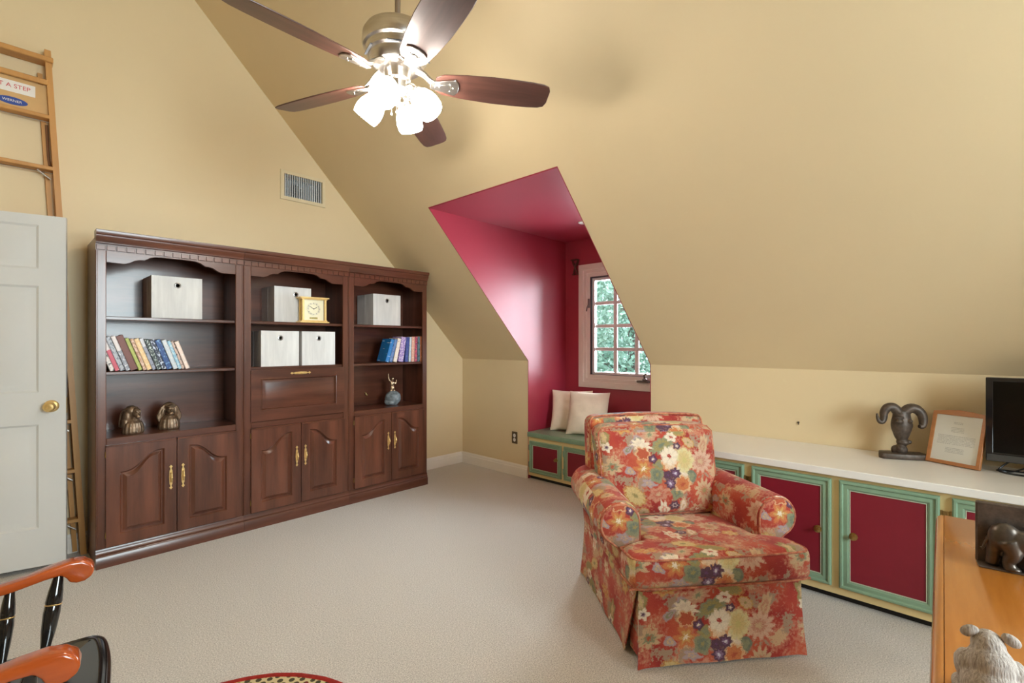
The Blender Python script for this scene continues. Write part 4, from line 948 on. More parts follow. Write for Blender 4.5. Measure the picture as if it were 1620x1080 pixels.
    mm = nd(nt, 'ShaderNodeMixRGB', blend_type='MULTIPLY'); mm.inputs[0].default_value = 0.8; L(col, mm.inputs[1]); L(mr, mm.inputs[2]); hs = nd(nt, 'ShaderNodeHueSaturation'); hs.inputs['Saturation'].default_value = 0.95; hs.inputs['Value'].default_value = 0.95; L(mm.outputs[0], hs.inputs['Color']); L(hs.outputs[0], b.inputs['Base Color'])
    bp = nd(nt, 'ShaderNodeBump', i_Strength=0.2, i_Distance=0.001); L(mo.outputs['Fac'], bp.inputs['Height']); L(bp.outputs[0], b.inputs['Normal'])
    return m
floral = fabric_mat()
welt_m = mat('upholstery_welt', S(206, 140, 104), 0.8, var=0.55, scale=45, col2=S(150, 60, 48))
def fab(name, bm, parent, off=(0, 0), mode=None, smooth=60):
    o = obj(name, bm, floral, parent, smooth)
    me = o.data; ul = me.uv_layers.new(name='fabric')
    for p in me.polygons:
        n = p.normal; ax = max(range(3), key=lambda i: abs(n[i])) if mode is None else mode
        for li in p.loop_indices:
            c = me.vertices[me.loops[li].vertex_index].co
            u = (c.y, c.z) if ax == 0 else ((c.x, c.z) if ax == 1 else (c.x, c.y))
            ul.data[li].uv = (u[0]+off[0], u[1]+off[1])
    return o

# ------------------------------------------------------------------ armchair
ac = thing('armchair', 'rolled-arm club armchair in red floral upholstery with a pleated skirt', 'armchair', (-1.4755, -3.314, 0), R_(-39.55))
b = new(); box(b, -0.335, 0.335, 0.045, 0.80, 0.05, 0.325); fab('base', b, ac)
for sx in (-1, 1):
    for yy in (0.08, 0.74):
        b = new(); cyl(b, (sx*0.29, yy, 0.0), (sx*0.29, yy, 0.07), 0.018, 0.024, 12); obj('foot', b, kick_m, ac)
def skirt(name, p0, p1, out, n=24, wave=0.003, ztop=0.318, flare=0.012, off=(0, 0), gap=0.0):
    """hanging panel from p0 to p1 (xy), bulging to `out`"""
    b = new(); p0, p1, out = Vector(p0), Vector(p1), Vector(out).normalized(); rows = 8; th = 0.005
    G_ = {}
    for side in (0, 1):
        for i in range(n+1):
            for j in range(rows+1):
                u, v_ = i/n, j/rows; z = 0.010+(ztop-0.010)*v_
                fl = flare*(1-v_)**1.3; ww = wave*math.sin(u*17)*(1-v_)
                z -= 0.006*math.sin(u*math.pi)*(1-v_)*0
                p = p0.lerp(p1, u)+out*(fl+ww-side*th)
                # the free corners kick outward a little
                k = (max(0, u-0.93)/0.07+max(0, 0.07-u)/0.07)*(1-v_)
                if gap and u < 0.5: k = 0
                p += (p1-p0).normalized()*gap*(1-v_)*max(0, 1-u/0.35)**2+out*0.010*(1 if gap else 0)*max(0, 1-u/0.12)*(1-v_)
                p += out*0.012*k*k+(p1-p0).normalized()*(0.012*(1-v_)*(1 if u > 0.93 else (-1 if u < 0.07 else 0))*k)
                G_[(side, i, j)] = b.verts.new((p.x, p.y, z))
    for side in (0, 1):
        for i in range(n):
            for j in range(rows): b.faces.new((G_[(side, i, j)], G_[(side, i+1, j)], G_[(side, i+1, j+1)], G_[(side, i, j+1)]))
    for i in range(n):
        for j in (0, rows): b.faces.new((G_[(0, i, j)], G_[(0, i+1, j)], G_[(1, i+1, j)], G_[(1, i, j)]))
    for j in range(rows):
        for i in (0, n): b.faces.new((G_[(0, i, j)], G_[(0, i, j+1)], G_[(1, i, j+1)], G_[(1, i, j)]))
    return fab(name, b, ac, off)
skirt('skirt_front', (-0.352, 0.008), (0.352, 0.008), (0, -1), off=(0.069, -0.095))
skirt('skirt_side', (-0.350, 0.030), (-0.350, 0.800), (-1, 0), off=(0.12, 0.1), ztop=0.325, gap=0.085)
skirt('skirt_side', (0.350, 0.030), (0.350, 0.800), (1, 0), off=(0.4, 0.1), ztop=0.325, gap=0.085)
skirt('skirt_back', (-0.345, 0.812), (0.345, 0.812), (0, 1), off=(0.3, 0.2))
for sx in (-1, 1):      # inverted pleat behind each front corner
    b = new(); prism(b, [(sx*0.305, 0.022), (sx*0.338, 0.030), (sx*0.343, 0.120), (sx*0.330, 0.120), (sx*0.328, 0.040), (sx*0.305, 0.034)], 0.022, 0.31, 'xy'); fab('pleat', b, ac, (0.3, 0.55))
# band under the cushion
b = new(); box(b, -0.350, 0.350, 0.006, 0.050, 0.300, 0.336, 0.008, 2); fab('front_rail', b, ac, (0.1, 0.2))
b = new(); tube(b, [(-0.352, 0.10, 0.318), (-0.354, 0.02, 0.318), (-0.340, 0.002, 0.318), (0.340, 0.002, 0.318), (0.354, 0.02, 0.318), (0.352, 0.10, 0.318)], 0.0045, 8); obj('skirt_welt', b, welt_m, ac)
# arms
def arm_profile(s, d=0.0):
    pts = [(0.272-d, 0.30), (0.270-d, 0.44)]
    for k in range(17):
        a = R_(184-k*(184+62)/16); pts.append((0.366+(0.096+d)*math.cos(a), 0.512+(0.096+d)*math.sin(a)))
    pts += [(0.378+d, 0.405), (0.358+d, 0.370), (0.352+d, 0.30)]
    return [(s*x, z) for x, z in pts]
def arm_loft(s):
    b = new(); ys = [0.178, 0.182, 0.190, 0.26, 0.36, 0.46, 0.56, 0.66, 0.76, 0.80]; rings = []
    for k, y in enumerate(ys):
        pr_ = arm_profile(s, -0.006 if k == 0 else (-0.002 if k == 1 else 0.0))
        u = (y-0.18)/0.62
        rings.append([b.verts.new((x-s*0.034*u*(1 if z > 0.4 else 0), y, z+0.006*u*(1 if z > 0.42 else 0))) for x, z in pr_])
    n = len(rings[0])
    for A, B in zip(rings, rings[1:]):
        for i in range(n): b.faces.new((A[i], A[(i+1) % n], B[(i+1) % n], B[i]))
    b.faces.new(rings[0]); b.faces.new(rings[-1]); return b
for s in (-1, 1):
    a_ = fab('arm', arm_loft(s), ac, (0.30 if s < 0 else 0.05, 0.07))
    fp = arm_profile(s, -0.010); fp = [p for p in fp if p[1] > 0.31]
    fp2 = inset(fp, 0.012)
    b = new(); ring_panel(b, [(fp, 0.182), (fp, 0.174), (fp2, 0.166)]); fab('arm_front', b, a_, (0.29 if s < 0 else -0.46, 0.05), smooth=50)
    b = new(); tube(b, [(x, 0.174, z) for x, z in fp], 0.0048, 8, closed=True); obj('arm_welt', b, welt_m, a_)
    b = new(); box(b, min(s*0.335, s*0.353), max(s*0.335, s*0.353), 0.10, 0.80, 0.28, 0.400, 0.006, 2); fab('side_panel', b, ac, (0.2, 0.15))
# outer back
def back_fn(p):
    if p.z > 0: p.z += 0.014*(1-(p.x/0.345)**2)*min(1, p.z/0.2)
    p.x *= 1.0-0.018*max(0, p.z/0.3)
    p.y += p.z*0.17
    return p
b = new(); rbox(b, 0.345, 0.062, 0.285, 0.045, 16, (0, 0.008, 0), (0, 0.775, 0.600), fn=back_fn); bk = fab('backrest', b, ac, (0.20, -0.30))
b = new(); pts = []
for x, z in [(-0.335, -0.24), (-0.335, 0.0), (-0.334, 0.20), (-0.331, 0.255), (-0.320, 0.276), (-0.29, 0.284), (-0.15, 0.284), (0, 0.284), (0.15, 0.284), (0.29, 0.284), (0.320, 0.276), (0.331, 0.255), (0.334, 0.20), (0.335, 0.0), (0.335, -0.24)]:
    p = back_fn(Vector((x, -0.048, z))); pts.append(p+Vector((0, 0.775, 0.600)))
tube(b, pts, 0.0048, 8); obj('back_welt', b, welt_m, bk)
b = new(); box(b, -0.345, 0.345, 0.70, 0.835, 0.29, 0.42, 0.02, 3); fab('back_panel', b, ac, (0.1, 0.3))
# back cushion
def bc_fn(p):
    p.y += p.z*0.22
    p.x *= 1.0+0.02*(p.z/0.2)
    p.z += 0.010*(1-(p.x/0.32)**2)*(1 if p.z > 0 else -0.3)
    return p
BCo = Vector((-0.012, 0.640, 0.635))
b = new(); rbox(b, 0.318, 0.085, 0.220, 0.055, 18, (0.0, 0.034, 0.0), BCo, fn=bc_fn); bc = fab('back_cushion', b, ac, (0.03, -0.635))
b = new(); pts = []
for x, z in [(-0.285, -0.198), (-0.15, -0.200), (0, -0.200), (0.15, -0.200), (0.285, -0.198), (0.308, -0.175), (0.311, -0.08), (0.311, 0.08), (0.308, 0.175), (0.285, 0.198), (0.15, 0.200), (0, 0.200), (-0.15, 0.200), (-0.285, 0.198), (-0.308, 0.175), (-0.311, 0.08), (-0.311, -0.08), (-0.308, -0.175)]:
    pts.append(bc_fn(Vector((x, -0.060, z*1.07)))+BCo)
tube(b, pts, 0.0045, 8, closed=True); obj('cushion_welt', b, welt_m, bc)
# T seat cushion
def seat_fn(p):
    y = p.y
    k = 0.0 if y < -0.155 else (1.0 if y > -0.135 else (y+0.155)/0.02)
    p.x *= 1.0-k*(1-0.268/0.384)
    if p.z > 0: p.z += 0.010*max(0, 1-(p.x/0.36)**2)*max(0, 1-((y-0.02)/0.33)**2)
    p.z -= 0.050*max(0, (y+0.30)/0.62)
    return p
SCo = Vector((0, 0.300, 0.384))
b = new(); rbox(b, 0.384, 0.325, 0.067, 0.036, 22, (0, 0.012, 0.0), SCo, fn=seat_fn); sc_ = fab('seat_cushion', b, ac, (0.13, 0.16))
for zz in (0.054, -0.058):
    b = new(); pts = [(-0.280, -0.140), (-0.368, -0.160), (-0.379, -0.19), (-0.380, -0.27), (-0.368, -0.306), (-0.33, -0.322), (-0.16, -0.329), (0, -0.331), (0.16, -0.329), (0.33, -0.322), (0.368, -0.306), (0.380, -0.27), (0.379, -0.19), (0.368, -0.160), (0.280, -0.140)]
    tube(b, [Vector((x, y+0.004, zz-0.050*max(0, (y+0.30)/0.62)))+SCo for x, y in pts], 0.0046, 8); obj('cushion_welt', b, welt_m, sc_)

# ------------------------------------------------------------------ ram sculpture
t = thing('ram_sculpture', 'dark cast ram head with curled horns on a rough base', 'sculpture', (-0.110, -3.770, 0.670), R_(-62))
# local: -y faces the camera, x to the viewer's right
b = new(); pl = [(-0.115, -0.03), (-0.105, -0.055), (-0.03, -0.062), (0.05, -0.060), (0.110, -0.045), (0.115, -0.010), (0.105, 0.035), (0.0, 0.045), (-0.09, 0.035)]
prism(b, pl, 0.0, 0.030, 'xy', bev=0.006, seg=2); obj('base', b, castm, t)
b = new(); ball(b, (0.0, 0, 0.045), (0.032, 0.028, 0.030)); ball(b, (-0.006, -0.004, 0.052), (0.022, 0.026, 0.022)); ball(b, (0.010, 0, 0.085), (0.030, 0.026, 0.020)); ball(b, (0.036, -0.004, 0.088), (0.014, 0.014, 0.012)); ball(b, (-0.024, 0.006, 0.042), (0.018, 0.018, 0.024))
lathe(b, [(0, 0.092), (0.022, 0.095), (0.031, 0.110), (0.038, 0.130), (0.046, 0.155), (0.049, 0.178), (0.047, 0.200), (0.042, 0.222), (0.040, 0.240), (0.034, 0.256), (0.018, 0.266), (0, 0.268)], 28, Matrix.Translation((0.004, 0, 0)) @ Matrix.Diagonal((1, 0.78, 1, 1))); ball(b, (0.036, 0.0, 0.178), (0.020, 0.024, 0.026)); ball(b, (-0.022, -0.034, 0.202), (0.019, 0.014, 0.012)); ball(b, (-0.022, -0.034, 0.222), (0.022, 0.012, 0.007)); ball(b, (0.030, -0.030, 0.204), (0.014, 0.012, 0.010))
m = obj('head', b, castm, t); remesh(m, 0.0032, 5)
b = new(); tube(b, [(-0.010, 0, 0.246), (-0.034, -0.002, 0.272), (-0.062, -0.004, 0.272), (-0.080, -0.006, 0.246), (-0.084, -0.010, 0.214), (-0.092, -0.016, 0.196), (-0.106, -0.020, 0.196), (-0.116, -0.022, 0.214), (-0.119, -0.022, 0.240)], [0.026, 0.025, 0.023, 0.020, 0.017, 0.014, 0.011, 0.008, 0.005], 12); obj('horn', b, castm, t)
b = new(); tube(b, [(0.014, 0, 0.246), (0.040, -0.002, 0.270), (0.072, -0.004, 0.266), (0.094, -0.008, 0.238), (0.098, -0.012, 0.204), (0.090, -0.020, 0.180), (0.074, -0.026, 0.178)], [0.026, 0.026, 0.025, 0.023, 0.020, 0.016, 0.010], 12); obj('horn', b, castm, t)

# ------------------------------------------------------------------ framed certificate
A = Vector((-0.118, -3.872, 0)); B = Vector((-0.208, -4.066, 0)); dirv = (B-A); wF = dirv.length+0.012
t = thing('framed_certificate', 'orange wood framed certificate propped on the white counter', 'picture frame', (A.x, A.y, 0.6745), 0)
t.rotation_euler = (Matrix.Rotation(math.atan2(dirv.y, dirv.x), 3, 'Z') @ Matrix.Rotation(R_(-16), 3, 'X')).to_euler()
hF = 0.282; fwood = wood('frame_orange_wood', (0.36, 0.13, 0.035), (0.52, 0.21, 0.06), 0.35, 'x', 20, coat=0.2)
outer = [(0, 0), (wF, 0), (wF, hF-0.010), (wF*0.72, hF), (wF*0.5, hF+0.004), (wF*0.28, hF), (0, hF-0.010)]
inner = rect(0.017, wF-0.017, 0.018, hF-0.026)
b = new(); prism(b, outer, 0.0, 0.016, 'xz', bev=0.0015, holes=[inner]); obj('frame', b, fwood, t)
def cert_mat():
    m = bpy.data.materials.new('certificate_print'); m.use_nodes = True; nt = m.node_tree; b = nt.nodes['Principled BSDF']; L = nt.links.new
    b.inputs['Roughness'].default_value = 0.35
    tc = nd(nt, 'ShaderNodeTexCoord'); sp = nd(nt, 'ShaderNodeSeparateXYZ'); L(tc.outputs['Generated'], sp.inputs[0])
    def ma(op, a, v1=None, b_=None):
        n = nd(nt, 'ShaderNodeMath', operation=op); L(a, n.inputs[0])
        if b_ is not None: L(b_, n.inputs[1])
        elif v1 is not None: n.inputs[1].default_value = v1
        return n.outputs[0]
    x, z = sp.outputs['X'], sp.outputs['Z']
    row = ma('GREATER_THAN', ma('FRACT', ma('MULTIPLY', z, 34.0)), 0.55)
    nz = nd(nt, 'ShaderNodeTexNoise', i_Scale=60.0, i_Detail=1.0); mp = nd(nt, 'ShaderNodeMapping'); mp.inputs['Scale'].default_value = (1.2, 1, 0.6); L(tc.outputs['Generated'], mp.inputs[0]); L(mp.outputs[0], nz.inputs['Vector'])
    ink = ma('MULTIPLY', row, None, ma('GREATER_THAN', nz.outputs['Fac'], 0.44))
    cx_ = ma('ABSOLUTE', ma('SUBTRACT', x, 0.5))
    def band(z0, z1, hw):
        return ma('MULTIPLY', ma('MULTIPLY', ma('GREATER_THAN', z, z0), None, ma('LESS_THAN', z, z1)), None, ma('LESS_THAN', cx_, hw))
    zone = ma('ADD', ma('ADD', band(0.36, 0.56, 0.40), None, band(0.18, 0.30, 0.20)), None, ma('ADD', band(0.62, 0.74, 0.14), None, band(0.80, 0.86, 0.10)))
    f = ma('MULTIPLY', ma('MULTIPLY', ink, None, zone), 0.55)
    mx = nd(nt, 'ShaderNodeMixRGB'); mx.inputs[1].default_value = rgba((0.70, 0.70, 0.65)); mx.inputs[2].default_value = rgba((0.22, 0.22, 0.22)); L(f, mx.inputs[0]); L(mx.outputs[0], b.inputs['Base Color'])
    return m
b = new(); box(b, 0.015, wF-0.015, 0.006, 0.008, 0.016, hF-0.024); obj('certificate_sheet', b, cert_mat(), t)
b = new(); box(b, 0.008, wF-0.008, 0.010, 0.014, 0.008, hF-0.012); obj('backing_board', b, castm, t)
b = new(); box(b, wF*0.45, wF*0.55, 0.016, 0.019, 0.002, hF*0.6, M=Matrix.Translation((0, 0.0, 0.0))); 
bmesh.ops.transform(b, matrix=Matrix.Translation((0, 0.018, hF*0.58)) @ Matrix.Rotation(R_(24), 4, 'X') @ Matrix.Translation((0, -0.018, -hF*0.58)), verts=b.verts); obj('easel_leg', b, castm, t)

# ------------------------------------------------------------------ television and cables
t = thing('television', 'small black flat-screen television at the end of the white counter', 'television', (-0.185, -4.470, 0.670), R_(-90))
# local: x runs along the counter to the right, -y faces the room
b = new(); box(b, -0.370, 0.370, 0.0, 0.030, 0.055, 0.458, 0.004); box(b, -0.26, 0.26, 0.028, 0.060, 0.10, 0.40, 0.01); obj('body', b, blackp, t)
b = new(); prism(b, rect(-0.370, 0.370, 0.055, 0.458), -0.006, 0.0, 'xz', bev=0.0015, holes=[rect(-0.345, 0.345, 0.097, 0.440)]); obj('bezel', b, mat('gloss_black_bezel', (0.010, 0.010, 0.012), 0.08, coat=0.5), t)
b = new(); box(b, -0.366, 0.366, -0.0075, -0.006, 0.058, 0.088); obj('lower_bezel', b, mat('grey_bezel', (0.055, 0.055, 0.055), 0.4), t)
b = new(); box(b, -0.346, 0.346, -0.002, 0.001, 0.096, 0.441); obj('screen', b, mat('dark_screen', (0.002, 0.002, 0.002), 0.22, spec=0.3), t)
b = new(); lathe(b, [(0, 0), (0.007, 0), (0.007, 0.0012), (0, 0.0012)], 16, Matrix.Translation((-0.150, -0.0075, 0.074)) @ Matrix.Rotation(R_(90), 4, 'X')); obj('badge', b, nickel, t)
b = new(); box(b, -0.05, 0.05, 0.005, 0.03, 0.012, 0.10, 0.004); obj('stand_neck', b, blackp, t)
b = new(); tube(b, [(-0.20, -0.075, 0.006), (-0.05, 0.0, 0.012), (0.05, 0.0, 0.012), (0.20, -0.075, 0.006)], 0.006, 8); tube(b, [(-0.20, 0.10, 0.006), (0, 0.01, 0.012), (0.20, 0.10, 0.006)], 0.006, 8); obj('stand_foot', b, blackp, t)
b = new(); tube(b, [(-0.120, -4.200, 0.735), (-0.145, -4.165, 0.705), (-0.165, -4.145, 0.680), (-0.185, -4.165, 0.6745), (-0.20, -4.205, 0.6745), (-0.205, -4.26, 0.6745), (-0.195, -4.34, 0.6745), (-0.200, -4.5, 0.6745)], 0.0042, 8)
tag(obj('power_cable', b, blackp), 'black cable looping onto the counter below the television', 'cable', None)
b = new(); tube(b, [(-0.115, -4.290, 0.735), (-0.140, -4.250, 0.710), (-0.150, -4.205, 0.683), (-0.150, -4.175, 0.6745), (-0.160, -4.150, 0.6748), (-0.142, -4.140, 0.6748), (-0.120, -4.170, 0.6745), (-0.118, -4.26, 0.6745), (-0.118, -4.42, 0.6745)], 0.0036, 8)
tag(obj('signal_cable', b, blackp), 'thin black cable coiled on the counter behind the television edge', 'cable', None)

# ------------------------------------------------------------------ honey wood desk with bookend and bear
honey = wood('honey_oak_top', (0.44, 0.155, 0.024), (0.60, 0.235, 0.042), 0.22, 'x', 16, coat=0.4, bump=0.03)
t = thing('desk', 'honey coloured wooden desk with a polished top and rounded edge', 'desk', (-2.171, -4.335, 0), R_(1.55))
b = new(); box(b, -0.74, 0.745, -0.335, 0.335, 0.722, 0.750, 0.003, 2); obj('desk_top', b, honey, t)
b = new(); pr_ = [(0.335, 0.722), (0.347, 0.724), (0.353, 0.732), (0.350, 0.742), (0.341, 0.7485), (0.3355, 0.7485)]; prism(b, pr_, -0.74, 0.745, 'yz'); obj('edge_moulding', b, honey, t, smooth=60)
b = new(); box(b, -0.70, 0.70, -0.30, 0.30, 0.62, 0.722); obj('apron', b, honey, t)
for sx in (-0.67, 0.67):
    for sy in (-0.27, 0.27):
        b = new(); box(b, sx-0.03, sx+0.03, sy-0.03, sy+0.03, 0.0, 0.62, 0.004); obj('leg', b, honey, t)
for k in range(3):
    b = new(); x0 = -0.66+k*0.445; box(b, x0, x0+0.43, -0.310, -0.300, 0.632, 0.712, 0.003); dr = obj('drawer', b, honey, t)
    b = new(); ball(b, (x0+0.215, -0.322, 0.672), (0.014, 0.014, 0.014)); obj('knob', b, dbrass, dr)
# bookend
t = thing('elephant_bookend', 'dark bronze bookend with an elephant standing against a plate', 'bookend', (-1.815, -4.050, 0.750), R_(-83))
b = new(); box(b, 0.0, 0.170, 0.0, 0.014, 0.0, 0.150, 0.003); obj('plate', b, castm, t)
b = new(); box(b, 0.0, 0.170, -0.040, 0.0, 0.0, 0.004, 0.001); obj('base', b, castm, t)
eb = mat('polished_dark_bronze', (0.115, 0.090, 0.072), 0.30, 0.55, 0.4, 50)
b = new(); ball(b, (0.047, -0.022, 0.078), (0.030, 0.022, 0.034)); ball(b, (0.080, -0.024, 0.070), (0.042, 0.024, 0.030)); ball(b, (0.112, -0.022, 0.078), (0.030, 0.023, 0.032)); ball(b, (0.142, -0.024, 0.082), (0.022, 0.020, 0.024))
tube(b, [(0.050, -0.030, 0.072), (0.060, -0.034, 0.045), (0.052, -0.032, 0.024), (0.056, -0.034, 0.006)], [0.022, 0.017, 0.012, 0.013], 12); ball(b, (0.060, -0.036, 0.009), (0.014, 0.012, 0.006)); tube(b, [(0.034, -0.014, 0.068), (0.030, -0.014, 0.040), (0.026, -0.014, 0.006)], [0.020, 0.014, 0.012], 12)
tube(b, [(0.112, -0.030, 0.066), (0.118, -0.034, 0.036), (0.120, -0.034, 0.006)], [0.018, 0.013, 0.013], 12); tube(b, [(0.100, -0.014, 0.062), (0.098, -0.014, 0.006)], [0.015, 0.011], 12); tube(b, [(0.158, -0.026, 0.082), (0.166, -0.028, 0.055), (0.164, -0.028, 0.022)], [0.012, 0.008, 0.005], 10)
m = obj('elephant', b, eb, t); remesh(m, 0.0025, 6)
b = new(); tube(b, [(0.024, -0.022, 0.080), (0.014, -0.022, 0.060), (0.010, -0.022, 0.046), (0.006, -0.022, 0.042)], [0.004, 0.003, 0.003, 0.004], 8); obj('tail', b, eb, t)
# bear
def bear_mat():
    m = mat('carved_grey_fur', (0.60, 0.54, 0.49), 0.75, 0, 0, 60, (5, 5, 0.7), (0.30, 0.25, 0.22), 0.0)
    nt = m.node_tree; L = nt.links.new; b = nt.nodes['Principled BSDF']; nz = [n for n in nt.nodes if n.type == 'TEX_NOISE'][0]
    bp = nd(nt, 'ShaderNodeBump', i_Strength=0.9, i_Distance=0.003); L(nz.outputs['Fac'], bp.inputs['Height']); L(bp.outputs[0], b.inputs['Normal'])
    return m
furm = bear_mat()
t = thing('bear_figurine', 'small carved pale grey bear figurine sitting with its back turned', 'figurine', (-2.480, -4.060, 0.750), R_(8)); t.scale = (0.86, 0.80, 0.86)
# local: +x is where the bear looks
b = new(); ball(b, (0.0, 0, 0.040), (0.038, 0.044, 0.042)); ball(b, (0.006, 0, 0.075), (0.030, 0.036, 0.038)); ball(b, (0.014, 0.002, 0.104), (0.024, 0.025, 0.027)); ball(b, (0.036, 0.008, 0.100), (0.018, 0.012, 0.012)); ball(b, (0.012, 0.034, 0.070), (0.018, 0.014, 0.020)); ball(b, (0.012, -0.036, 0.068), (0.018, 0.014, 0.022))
for sy in (-1, 1):
    tube(b, [(0.016, sy*0.034, 0.070), (0.034, sy*0.034, 0.046), (0.046, sy*0.026, 0.020)], [0.016, 0.013, 0.011], 10); ball(b, (0.034, sy*0.034, 0.014), (0.030, 0.017, 0.014))
b2 = new()
m = obj('body', b, furm, t); remesh(m, 0.0022, 4)
b2.free()
for sy in (-1, 1):
    b = new(); ball(b, (0.010, sy*0.028, 0.124), (0.006, 0.015, 0.010), rot=(sy*-28, 0, 0)); ball(b, (0.014, sy*0.026, 0.125), (0.004, 0.007, 0.008), rot=(sy*-28, 0, 0)); m = obj('ear', b, furm, t); remesh(m, 0.0018, 2)

# ------------------------------------------------------------------ black and cherry armchair in the foreground
lacq = mat('black_lacquer', (0.010, 0.009, 0.009), 0.10, 0, 0.2, coat=0.6)
carm = wood('cherry_arm', (0.34, 0.055, 0.010), (0.50, 0.095, 0.016), 0.18, 'x', 14, coat=0.6, bump=0.0)
goldp = mat('gold_band', (0.72, 0.50, 0.20), 0.3, 0.8)
t = thing('wooden_armchair', 'black lacquered wooden armchair with glossy cherry arms', 'chair', (-3.490, -2.415, 0.0), R_(-8))
seat_pl = []
for x, y in [(0.205, 0.0), (0.204, 0.10), (0.196, 0.185), (0.186, 0.226), (0.168, 0.246), (0.13, 0.250), (0.0, 0.246), (-0.12, 0.228), (-0.20, 0.20), (-0.235, 0.14), (-0.245, 0.06)]: seat_pl.append((x, y))
seat_pl = seat_pl+[(x, -y) for x, y in seat_pl[::-1] if y > 0]
for _ in range(2):
    seat_pl = [q for i in range(len(seat_pl)) for q in ((0.75*seat_pl[i][0]+0.25*seat_pl[(i+1) % len(seat_pl)][0], 0.75*seat_pl[i][1]+0.25*seat_pl[(i+1) % len(seat_pl)][1]), (0.25*seat_pl[i][0]+0.75*seat_pl[(i+1) % len(seat_pl)][0], 0.25*seat_pl[i][1]+0.75*seat_pl[(i+1) % len(seat_pl)][1]))]
b = new(); ring_panel(b, [(inset(seat_pl, 0.016), 0.415), (inset(seat_pl, 0.003), 0.424), (seat_pl, 0.434), (inset(seat_pl, 0.002), 0.446), (inset(seat_pl, 0.012), 0.4525), (inset(seat_pl, 0.03), 0.450), (inset(seat_pl, 0.07), 0.445), (inset(seat_pl, 0.12), 0.442)], 'xy'); f = b.faces.new([v for v in list(b.verts)[:len(seat_pl)]]); obj('seat', b, lacq, t, smooth=50)
def turned(p0, p1, prof, mat_, name, parent, bands=()):
    b = new(); L_ = (Vector(p1)-Vector(p0)).length; lathe(b, [(r, u*L_) for r, u in prof], 18, axis_mat(p0, p1)); o = obj(name, b, mat_, parent, smooth=50)
    for r, u in bands:
        b = new(); lathe(b, [(r, u*L_-0.0015), (r+0.0012, u*L_), (r, u*L_+0.0015)], 18, axis_mat(p0, p1)); obj('gold_band', b, goldp, o)
    return o
legp = [(0.010, 0.0), (0.013, 0.10), (0.018, 0.30), (0.020, 0.42), (0.012, 0.46), (0.016, 0.52), (0.022, 0.75), (0.018, 0.92), (0.015, 1.0)]
for sx, sy, fx, fy in ((0.13, 0.16, 0.20, 0.23), (0.13, -0.16, 0.20, -0.23), (-0.15, 0.14, -0.24, 0.19), (-0.15, -0.14, -0.24, -0.19)):
    turned((fx, fy, 0.0), (sx, sy, 0.432), legp, lacq, 'leg', t, ((0.0125, 0.46),))
for sy in (-1, 1): turned((0.175, sy*0.205, 0.16), (-0.205, sy*0.172, 0.16), [(0.007, 0), (0.012, 0.5), (0.007, 1)], lacq, 'stretcher', t)
turned((-0.01, 0.19, 0.16), (-0.01, -0.19, 0.16), [(0.007, 0), (0.013, 0.5), (0.007, 1)], lacq, 'stretcher', t); turned((0.176, 0.205, 0.24), (0.176, -0.205, 0.24), [(0.007, 0), (0.013, 0.5), (0.007, 1)], lacq, 'stretcher', t)
ap = [(-0.255, 0.662), (-0.16, 0.652), (-0.06, 0.648), (0.02, 0.656), (0.07, 0.668), (0.11, 0.674), (0.138, 0.670), (0.156, 0.656), (0.163, 0.638), (0.157, 0.621), (0.142, 0.611), (0.124, 0.610), (0.109, 0.617), (0.103, 0.630), (0.092, 0.642), (0.06, 0.640), (0.0, 0.630), (-0.08, 0.623), (-0.16, 0.628), (-0.255, 0.640)]
def arm_y(x): return 0.225+0.040*max(0.0, min(1.0, (x+0.20)/0.33))**1.3
for s in (-1, 1):
    b = new(); prism(b, ap, -0.024, 0.024, 'xz', bev=0.007, seg=3)
    for v_ in b.verts:
        tp = 1.0 if v_.co.x > 0.0 else 1.0+v_.co.x*0.9
        v_.co.y = s*arm_y(v_.co.x)+v_.co.y*tp
    am = obj('arm', b, carm, t, smooth=50)
    pp = [(0.009, 0.0), (0.010, 0.06), (0.016, 0.30), (0.0185, 0.52), (0.0175, 0.62), (0.0170, 0.63), (0.0185, 0.66), (0.016, 0.80), (0.012, 0.94), (0.010, 1.0)]
    turned((0.060, s*0.215, 0.446), (0.086, s*0.255, 0.640), pp, lacq, 'arm_post', t, ((0.0180, 0.625),))
    turned((-0.020, s*0.208, 0.446), (-0.008, s*0.246, 0.636), [(r*0.85, u) for r, u in pp], lacq, 'arm_post', t, ((0.0153, 0.625),))
    turned((-0.205, s*0.180, 0.440), (-0.330, s*0.215, 1.04), [(0.012, 0), (0.018, 0.2), (0.013, 0.36), (0.018, 0.5), (0.013, 1.0)], lacq, 'back_post', t)
for k in range(5):
    y = -0.12+0.06*k; turned((-0.225, y*0.9, 0.440), (-0.338, y, 0.99), [(0.008, 0), (0.010, 0.4), (0.007, 1.0)], lacq, 'spindle', t)
b = new(); pts = []
cr = [(-0.255, 0.0), (-0.245, 0.055), (-0.18, 0.085), (0.0, 0.105), (0.18, 0.085), (0.245, 0.055), (0.255, 0.0), (0.18, -0.02), (-0.18, -0.02)]
prism(b, cr, -0.348, -0.328, 'yz', bev=0.004, seg=2, M=Matrix.Translation((0, 0, 1.0))); obj('crest_rail', b, lacq, t)

